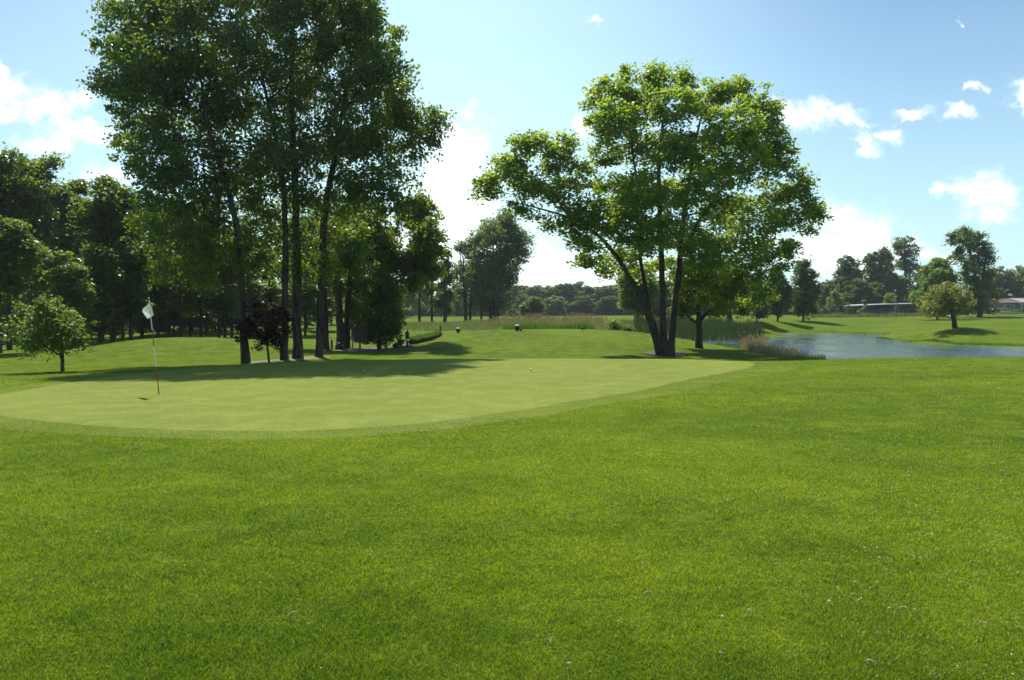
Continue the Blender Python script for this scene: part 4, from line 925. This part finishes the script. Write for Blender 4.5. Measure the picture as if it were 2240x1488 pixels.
# boulder near path
def boulder(px, Y, r, label, mat='stone', flat=.6):
    bpy_me = bpy.data.meshes.new('boulder'); import bmesh; bm = bmesh.new(); bmesh.ops.create_icosphere(bm, subdivisions=3, radius=r)
    ph = rng.random(6) * 6
    for v in bm.verts:
        n_ = v.co.normalized(); k__ = 1 + .14 * math.sin(3*n_.x + ph[0]) + .12 * math.sin(4*n_.y + ph[1]) + .08 * math.sin(7*n_.z + 5*n_.x + ph[2]); v.co *= k__; v.co.z *= flat
    bm.to_mesh(bpy_me); bm.free(); bpy_me.materials.append(P_[mat]); bpy_me.polygons.foreach_set('use_smooth', [True]*len(bpy_me.polygons))
    o = bpy.data.objects.new('boulder', bpy_me); COL.objects.link(o); g_ = gp(px, Y); o.location = (g_[0], g_[1], g_[2] + r * flat * .45); tag(o, label, 'boulder'); return o
boulder(171, 54, .22, 'rounded grey boulder beside the pale path behind the small maple')
boulder(1307, 108, .35, 'pale grey stone on the crest of the far mound behind the rusty reeds')
boulder(925, 50, .14, 'small pale stone at the foot of the low hedge')
boulder(2002, 158, .3, 'small pale stone on the grass before the right end of the long shed')

# tee equipment ---------------------------------------------------------
def bucket(px, Y, label, s_=1.0):
    g_ = gp(px, Y); r = empty('tee_bucket', g_, label, 'tee bucket', 'black divot mix buckets on the tee')
    mb_ = MB(); mb_.lathe((0, 0, 0), [(.125*s_, 0), (.13*s_, .02), (.165*s_, .27*s_), (.18*s_, .285*s_), (.18*s_, .31*s_), (.165*s_, .315*s_)], 20); mb_.build('pail', P_['black'], r, smooth=False)
    MB().lathe((0, 0, 0), [(.150*s_, .312*s_), (.155*s_, .335*s_), (.11*s_, .385*s_), (.03*s_, .40*s_)], 20).build('lid', P_['white'], r, smooth=True)
    return r
b0 = bucket(1002, 53, 'black bucket with a white top on the tee, nearer the hedge', .85)
b1_ = bucket(1131.5, 53.5, 'larger black bucket with a white top in the middle of the tee', 1.05)
def marker(px, Y, label, s_=1):
    mb_ = MB(); mb_.lathe((0, 0, 0), [(.02, -.05), (.02, .04), (.07*s_, .06), (.085*s_, .12*s_), (.07*s_, .18*s_), (.02, .20*s_)], 16)
    o = mb_.build('tee_marker', P_['black'], loc=gp(px, Y), smooth=True); tag(o, label, 'tee marker'); return o
marker(1139.5, 52.5, 'small round dark tee marker touching the larger bucket on its right')
marker(1274, 54.5, 'dark tee marker alone on the right half of the tee', 1.15)

# reeds, hedge, wild grass ------------------------------------------------
def reeds(name, label, poly, n, h, wd, mat, hv=.3, lean=.18, plume=None, pl=(0, 0), tuft=3, cat='reeds', leaves=2):
    """poly in (px, Y); upright blades with optional plumes, one stuff object"""
    pg = np.array([((a - CX) / F * y, y) for a, y in poly]); lo, hi = pg.min(0), pg.max(0); P = []
    while len(P) < n:
        q = lo + rng.random((n, 2)) * (hi - lo); P.extend(q[inside(q, pg)])
    P = np.array(P[:n]); P = P[(rng.random(n) * n).astype(int)] + rng.normal(size=(n, 2)) * h * .05
    z = T(P[:, 0], P[:, 1]); H = h * (1 - hv + 2 * hv * rng.random(n)) * (.8 + .25 * np.sin(P[:, 0] * 1.1 + 1.3 * np.sin(P[:, 1])))
    a = rng.random(n) * 6.28; d = np.c_[np.cos(a), np.sin(a), np.zeros(n)] * (wd / 2); la = rng.random(n) * 6.28; ln = lean * H * rng.random(n)
    B = np.c_[P, z - .05]; O = np.c_[np.cos(la) * ln, np.sin(la) * ln, H]
    m1 = B + O * [.35, .35, .55]; tp = B + O
    V = np.stack([B - d, B + d, m1 + d * .8, m1 - d * .8, tp], 1).reshape(-1, 3); k_ = np.arange(n) * 5
    t_ = np.clip(rng.random(n) * .8 + .1, 0, 1); T_ = np.repeat(t_, 5)
    fq, ft = np.stack([k_, k_+1, k_+2, k_+3], 1), np.stack([k_+3, k_+2, k_+4], 1); mi = np.zeros(2 * n, int)
    mats = [M[mat]]; F_ = [fq, ft]
    if plume:
        m_ = int(n * pl[0]); idx = rng.choice(n, m_, replace=False); c = tp[idx]; L = pl[1] * (.7 + .6 * rng.random(m_)); r_ = L * .16
        top_ = c + np.c_[np.cos(la[idx]) * L * .25, np.sin(la[idx]) * L * .25, L * .7]; bt = c - [0, 0, .0]
        e1 = np.c_[r_, 0 * r_, L * .0]; e2 = np.c_[0 * r_, r_, 0 * r_]; mid = c + (top_ - c) * .45
        V2 = np.stack([bt, mid + e1, top_, mid - e1, mid + e2, mid - e2], 1).reshape(-1, 3); o_ = len(V); q = np.arange(m_) * 6 + o_
        V = np.r_[V, V2]; T_ = np.r_[T_, np.repeat(.4 + .6 * rng.random(m_), 6)]; F_ += [np.stack([q, q+1, q+2, q+3], 1), np.stack([q, q+4, q+2, q+5], 1)]; mats.append(M[plume]); mi = np.r_[mi, np.ones(2 * m_, int)]
    o = npmesh(name, V, F_, mats, attrs={'tint': T_}, mi=mi); tag(o, label, cat, kind='stuff'); return o
reeds('rusty_reeds', 'band of rust coloured plumed reeds just beyond the tee', [(1060,74),(1120,70),(1290,66),(1345,68),(1350,78),(1300,88),(1180,88),(1080,84)], 5600, .66, .022, 'straw', .45, .3, 'reed_red', (.45, .20))
reeds('green_reeds', 'fresh green reeds below the rusty plumes beyond the tee', [(1100,66),(1180,64.5),(1290,63),(1300,66),(1180,69),(1100,70)], 5000, .62, .03, 'reed_green', .3, .2)
reeds('wild_grass', 'pale uncut grass between the hedge and the rusty reeds', [(855,72),(960,64),(1060,64),(1130,68),(1100,86),(960,92),(870,92)], 9000, .42, .03, 'straw', .4, .3, cat='wild grass')
reeds('cattails', 'tall dark green cattails in the shade along the far left pond edge', [(1385,76),(1480,75),(1560,77),(1640,79),(1672,88),(1640,100),(1560,96),(1450,92),(1390,88)], 10000, 1.4, .03, 'reed_dark', .18, .1, cat='cattails')
reeds('bank_reeds', 'pinkish tan plumed reeds on the near pond bank', [(1640,52),(1700,49),(1762,44),(1772,41.6),(1700,41.8),(1660,45),(1620,50)], 3600, .55, .016, 'reed_tan', .5, .4, 'reed_red', (.14, .13))
reeds('plumed_reeds', 'few taller rusty plumed reeds at the left water edge', [(1622,58),(1665,56),(1685,53),(1650,52),(1625,54)], 700, 1.05, .02, 'reed_tan', .35, .35, 'reed_red', (.45, .26))
reeds('bank_weeds', 'green weeds fringing the near pond bank', [(1560,54),(1640,50),(1700,44),(1800,40.2),(1810,41),(1720,47),(1640,54)], 3600, .45, .02, 'reed_green', .5, .35, cat='weeds')
reeds('shore_grass', 'longer grass fringing the far pond shore', [(1790,109),(1850,104.5),(1945,95.5),(1950,97),(1860,106),(1800,111)], 1500, .16, .04, 'reed_green', .4, .3, cat='grass')
reeds('shore_grass', 'rough grass tufts along the edge of the grass point in the pond', [(1915,81),(1990,71.4),(2090,63.4),(2250,59.8),(2250,61),(2090,65),(1990,73),(1925,82)], 3800, .22, .03, 'reed_green', .4, .3, cat='grass')
reeds('mound_rough', 'faint longer grass on the slope of the far mound left of the cattails', [(1345,72),(1400,74),(1420,90),(1350,92)], 2600, .5, .03, 'straw', .4, .3, cat='wild grass')
# hedge of ornamental grass beside the tee: separate clumps
hg = [(902,46.6),(910,47.2),(918,48),(926,48.8),(934,49.8),(942,50.8),(950,51.8),(958,52.8)]
for j, (a, y) in enumerate(hg):
    g_ = gp(a, y); n = 520; ang = rng.random(n) * 6.28; rad = rng.random(n) ** .5
    if j == 0:
        h_ = .42 + .22 * rng.random(n); B = np.c_[np.cos(ang) * rad * .16, np.sin(ang) * rad * .16, np.full(n, -.04)]; O = np.c_[np.cos(ang) * rad * .32, np.sin(ang) * rad * .32, h_ * (1 - .3 * rad)]
        d = np.c_[-np.sin(ang), np.cos(ang), 0 * ang] * .012; m1 = B + O * [.4, .4, .75]; V = np.stack([B - d, B + d, m1 + d, m1 - d, B + O], 1).reshape(-1, 3); k_ = np.arange(n) * 5
        clump = npmesh('ornamental_grass', V, [np.stack([k_, k_+1, k_+2, k_+3], 1), np.stack([k_+3, k_+2, k_+4], 1)], M['reed_green'], attrs={'tint': np.repeat(rng.random(n), 5)}, loc=g_); o = clump
    else: o = clump.copy(); COL.objects.link(o); o.location = g_; o.rotation_euler.z = rng.random() * 6; s_ = rng.uniform(.9, 1.15); o.scale = (s_, s_, s_)
    tag(o, 'clump of arching green grass in the low hedge between the bird feeder and the wooden post', 'ornamental grass', 'grass clumps of the low hedge beside the tee')
# shrubs in the bed
def shrub(px, Y, top, hw, mat, name, label, n=700, leaf=.05, cat='shrub', flat=.9):
    g_ = gp(px, Y); H = W(px, top, Y)[2] - g_[2]; Rr = hw / F * Y
    L = [(g_[0] + rng.uniform(-.4, .4) * Rr, g_[1] + rng.uniform(-.4, .4) * Rr, g_[2] + H * rng.uniform(.35, .68), Rr * .6, Rr * .6, H * .34) for _ in range(5)]
    C, t_, cc, _ = crown_points(L, n, Rr * .3, 10, .8, .4, 0)
    r = empty(name, g_, label, cat); st_ = []
    for q in range(7):
        e = cc[rng.integers(len(cc))] - g_; st_.append(tube_np(qbez(np.array([0, 0, -.05]), e * [.3, .3, .5], e, 5), np.linspace(.012, .004, 5) * (1 + Rr), 4))
    VV, FF = join(st_); npmesh('stem', VV, FF, M['bark3'], r); leaf_mesh('foliage', C - g_, leaf, M[mat], r, t_); return r
shrub(877, 45.5, 732, 9, 'wood_dark', 'round_shrub', 'dark round clipped shrub between the pear tree and the bird feeder', 1100, .06)
shrub(866, 45, 748, 9, 'wood_dark', 'low_shrub', 'low dark plant at the foot of the round clipped shrub', 700, .06)
shrub(1352, 62, 697, 24, 'bright', 'willow_shrub', 'loose light green willow shrub at the right end of the tee', 1900, .10)
shrub(1374, 62, 712, 16, 'wood_dark', 'low_shrub', 'small darker shrub touching the willow shrub on its right', 800, .10)
r = shrub(842, 44.2, 754, 7, 'reed_green', 'white_flower', 'low clump of white flowers in the mulch under the pear tree', 260, .05, cat='flowers')
g_ = gp(842, 44.2); nfl = 46; cf = np.c_[rng.normal(size=nfl) * .1, rng.normal(size=nfl) * .08, .22 + .1 * rng.random(nfl)]
pf = leaf_mesh('blossom', cf, .055, P_['flower'], r, rng.random(nfl), up=1.5)
reeds('pond_weed_stalk', 'few bare weed stalks in front of the open water near the pond bank', [(1756,42),(1785,41.6),(1790,42.4),(1760,43)], 16, .85, .02, 'reed_dark', .3, .2, cat='weeds')

# ---------------------------------------------------------------- far buildings
YS = 172.; g_ = gp(1955, YS); z0 = 0
def px2x(px, Y): return (px - CX) / F * Y
sh = empty('long_shed', g_, 'long low dark shed with a thin pale metal roof before the far right wood', 'shed')
x0, x1 = px2x(1858, YS) - g_[0], px2x(2060, YS) - g_[0]; zr0, zr1 = W(0, 670.5, YS)[2] - g_[2], W(0, 665.5, YS)[2] - g_[2]
MB().box(((x0+x1)/2, 3, zr0 / 2 - .3), (x1 - x0 - .4, 5, zr0 + .5)).build('wall', P_['darkwall'], sh)
rf = MB(); V_ = []; nseg = 14
for q in range(nseg + 1):
    f = q / nseg; xx = x0 + (x1 - x0) * f; zz = zr0 + (zr1 - zr0) * math.sin(min(1, f * 1.25) * math.pi / 2)
    V_ += [(xx, -.4, zz), (xx, -.4, zz + .16), (xx, 6.2, zz + .34), (xx, 6.2, zz + .16)]
Fc = [(q*4 + a, q*4 + (a+1) % 4, (q+1)*4 + (a+1) % 4, (q+1)*4 + a) for q in range(nseg) for a in range(4)] + [(3,2,1,0), tuple(nseg*4 + a for a in range(4))]
rf.add(V_, Fc); rf.build('roof', P_['roof_w'], sh)
for q in range(8): 
    o = MB().box((x0 + (x1 - x0) * (q + .5) / 8, .2, zr0 / 2 - .1), (.25, .25, zr0 + .2)).build('support_post', P_['black'], sh)
YH = 185.; g_ = gp(2215, YH)
ho = empty('house', g_, 'low blue grey house with a brown and grey roof at the right edge', 'house')
xa, xb, xc = [px2x(a, YH) - g_[0] for a in (2172, 2203, 2262)]; zz = lambda py: W(0, py, YH)[2] - g_[2]
MB().box(((xa+xb)/2, 0, zz(663)/2 - .2), (xb - xa - .3, 7, zz(663) + .4)).build('wall', P_['siding'], ho)
MB().box(((xb+xc)/2, -.4, zz(664)/2 - .2), (xc - xb, 8.4, zz(664) + .4)).build('wall', P_['siding'], ho)
def gable(xl, xr, ze, zt, yd, mat, yo=0):
    mb_ = MB(); V_ = [(xl, -yd+yo, ze), (xr, -yd+yo, ze), (xr, yo, zt), (xl, yo, zt), (xl, yd+yo, ze), (xr, yd+yo, ze), (xl, -yd+yo, ze-.2), (xr, -yd+yo, ze-.2), (xl, yd+yo, ze-.2), (xr, yd+yo, ze-.2)]
    mb_.add(V_, [(0,1,2,3),(3,2,5,4),(6,7,1,0),(4,5,9,8),(6,0,3,4,8),(7,9,5,2,1),(6,8,9,7)]); o = mb_.build('roof', P_[mat], ho); return o
gable(xa - .5, xb - .05, zz(663), zz(653.5), 4.2, 'brownroof')['label'] = 'brown left half of the roof'
gable(xb, xc + .5, zz(662), zz(652.5), 5, 'greyroof', -.4)['label'] = 'grey right half of the roof'
for q, px in enumerate((2212, 2224, 2236, 2250)):
    xw = px2x(px, YH) - g_[0]; f = MB().box((xw, -4.63, zz(671)), (1.0, .08, .9)).build('window', P_['white'], ho); MB().box((xw, -4.69, zz(671)), (.84, .05, .74)).build('pane', P_['glass'], f)
xw = px2x(2184, YH) - g_[0]; f = MB().box((xw, -3.53, zz(671)), (1.1, .08, .9)).build('window', P_['white'], ho); MB().box((xw, -3.59, zz(671)), (.94, .05, .74)).build('pane', P_['glass'], f)
# flag behind the house
g_ = gp(2214, 196); H = W(0, 640, 196)[2] - g_[2]
fp = empty('flagpole', g_, 'flagpole with a small red, white and blue striped flag above the house roof', 'flagpole')
MB().tube([(0, 0, -.1), (0, 0, H)], [.06, .04], 8).build('pole', P_['grey'], fp)
L_ = -1.15
for q in range(5):
    mb_ = MB(); V_ = []; ncol = 8
    for t in range(ncol + 1):
        xx = L_ * t / ncol; yv = .12 * math.sin(t * .9); V_ += [(xx, yv, H - .15 - q * .14 - .05 * t / ncol), (xx, yv, H - .15 - (q + 1) * .14 - .05 * t / ncol)]
    mb_.add(V_, [(2*t, 2*t+1, 2*t+3, 2*t+2) for t in range(ncol)]); o = mb_.build('flag_stripe', P_['red'] if q % 2 == 0 else P_['cloth'], fp)
    so_ = o.modifiers.new('t', 'SOLIDIFY'); so_.thickness = .01
mb_ = MB(); mb_.box((-.28, -.06, H - .33), (.5, .05, .38)); mb_.build('canton', P_['blue'], fp)
# car
def car(px, Y, label, rz=0):
    g_ = gp(px, Y); r = empty('parked_car', g_, label, 'car', rz=rz)
    prof = [(-2.2,.35),(-2.25,.62),(-2.1,.86),(-1.45,.95),(-.75,1.40),(.45,1.44),(1.25,.98),(2.0,.88),(2.25,.62),(2.2,.33)]
    MB().prism(prof, -.86, .86).build('body', P_['car'], r, bevel=.06)
    for sy in (-1, 1):
        MB().prism([(-1.25,.98),(-.70,1.33),(.42,1.37),(1.05,.99)], sy * .862, sy * .874).build('side_window', P_['glass'], r)
        for sx in (-1.4, 1.42):
            w_ = MB(); V0 = []
            for y_ in (sy * .70, sy * .90):
                for k in range(20): V0.append((sx + .33 * math.cos(k * math.pi / 10), y_, .33 + .33 * math.sin(k * math.pi / 10)))
            w_.add(V0, [tuple(range(20)), tuple(range(39, 19, -1))] + [(k, 20 + k, 20 + (k + 1) % 20, (k + 1) % 20) for k in range(20)]); w_.build('wheel', P_['tyre'], r)
    MB().box((-2.22, -.55, .68), (.08, .3, .14)).build('headlight', P_['white'], r); MB().box((-2.22, .55, .68), (.08, .3, .14)).build('headlight', P_['white'], r)
    return r
car(2187, 172, 'silver car before the house at the right edge, right one of two', .25)
car(2172, 168, 'silver car half hidden by bushes, further left of the two before the house', .5)
# wire fence
def fence(px0, px1, Y, h_, n, label):
    g_ = gp((px0 + px1) / 2, Y); r = empty('wire_fence', g_, label, 'fence'); xs = np.linspace(px2x(px0, Y), px2x(px1, Y), n) - g_[0]
    zs = [Tz(x_ + g_[0], Y) - g_[2] for x_ in xs]
    for x_, z_ in zip(xs, zs): MB().tube([(x_, 0, z_ - .2), (x_, 0, z_ + h_)], .05, 8).build('fence_post', P_['black'], r)
    for q in range(4):
        zz_ = h_ * (q + 1) / 4 - .04; MB().tube([(x_, .0, z_ + zz_) for x_, z_ in zip(xs, zs)], .012, 4).build('wire', P_['grey'], r)
fence(1880, 1980, 150, 1.2, 6, 'low wire fence along the far fairway in front of the long shed')
fence(2160, 2290, 156, 2.0, 6, 'taller black post wire fence before the house at the right edge')
for a, y, tp, hw, mt, lb in [(2168,158,676,8,'far','small green bush at the left end of the taller fence'),(2181,159,672,7,'olive','reddish brown bush behind the taller fence'),(2215,158,676,13,'far','low green bush behind the taller fence, middle'),(2240,158,675,12,'far','low green bush behind the taller fence at the right edge')]:
    shrub(a, y, tp, hw, mt, 'shrub', lb, 900, .2)
reeds('fence_weeds', 'pale uncut weeds along the fences before the far right wood', [(1770,150),(2000,150),(2300,152),(2300,158),(2000,157),(1770,157)], 7000, .75, .07, 'straw', .5, .3, cat='weeds')
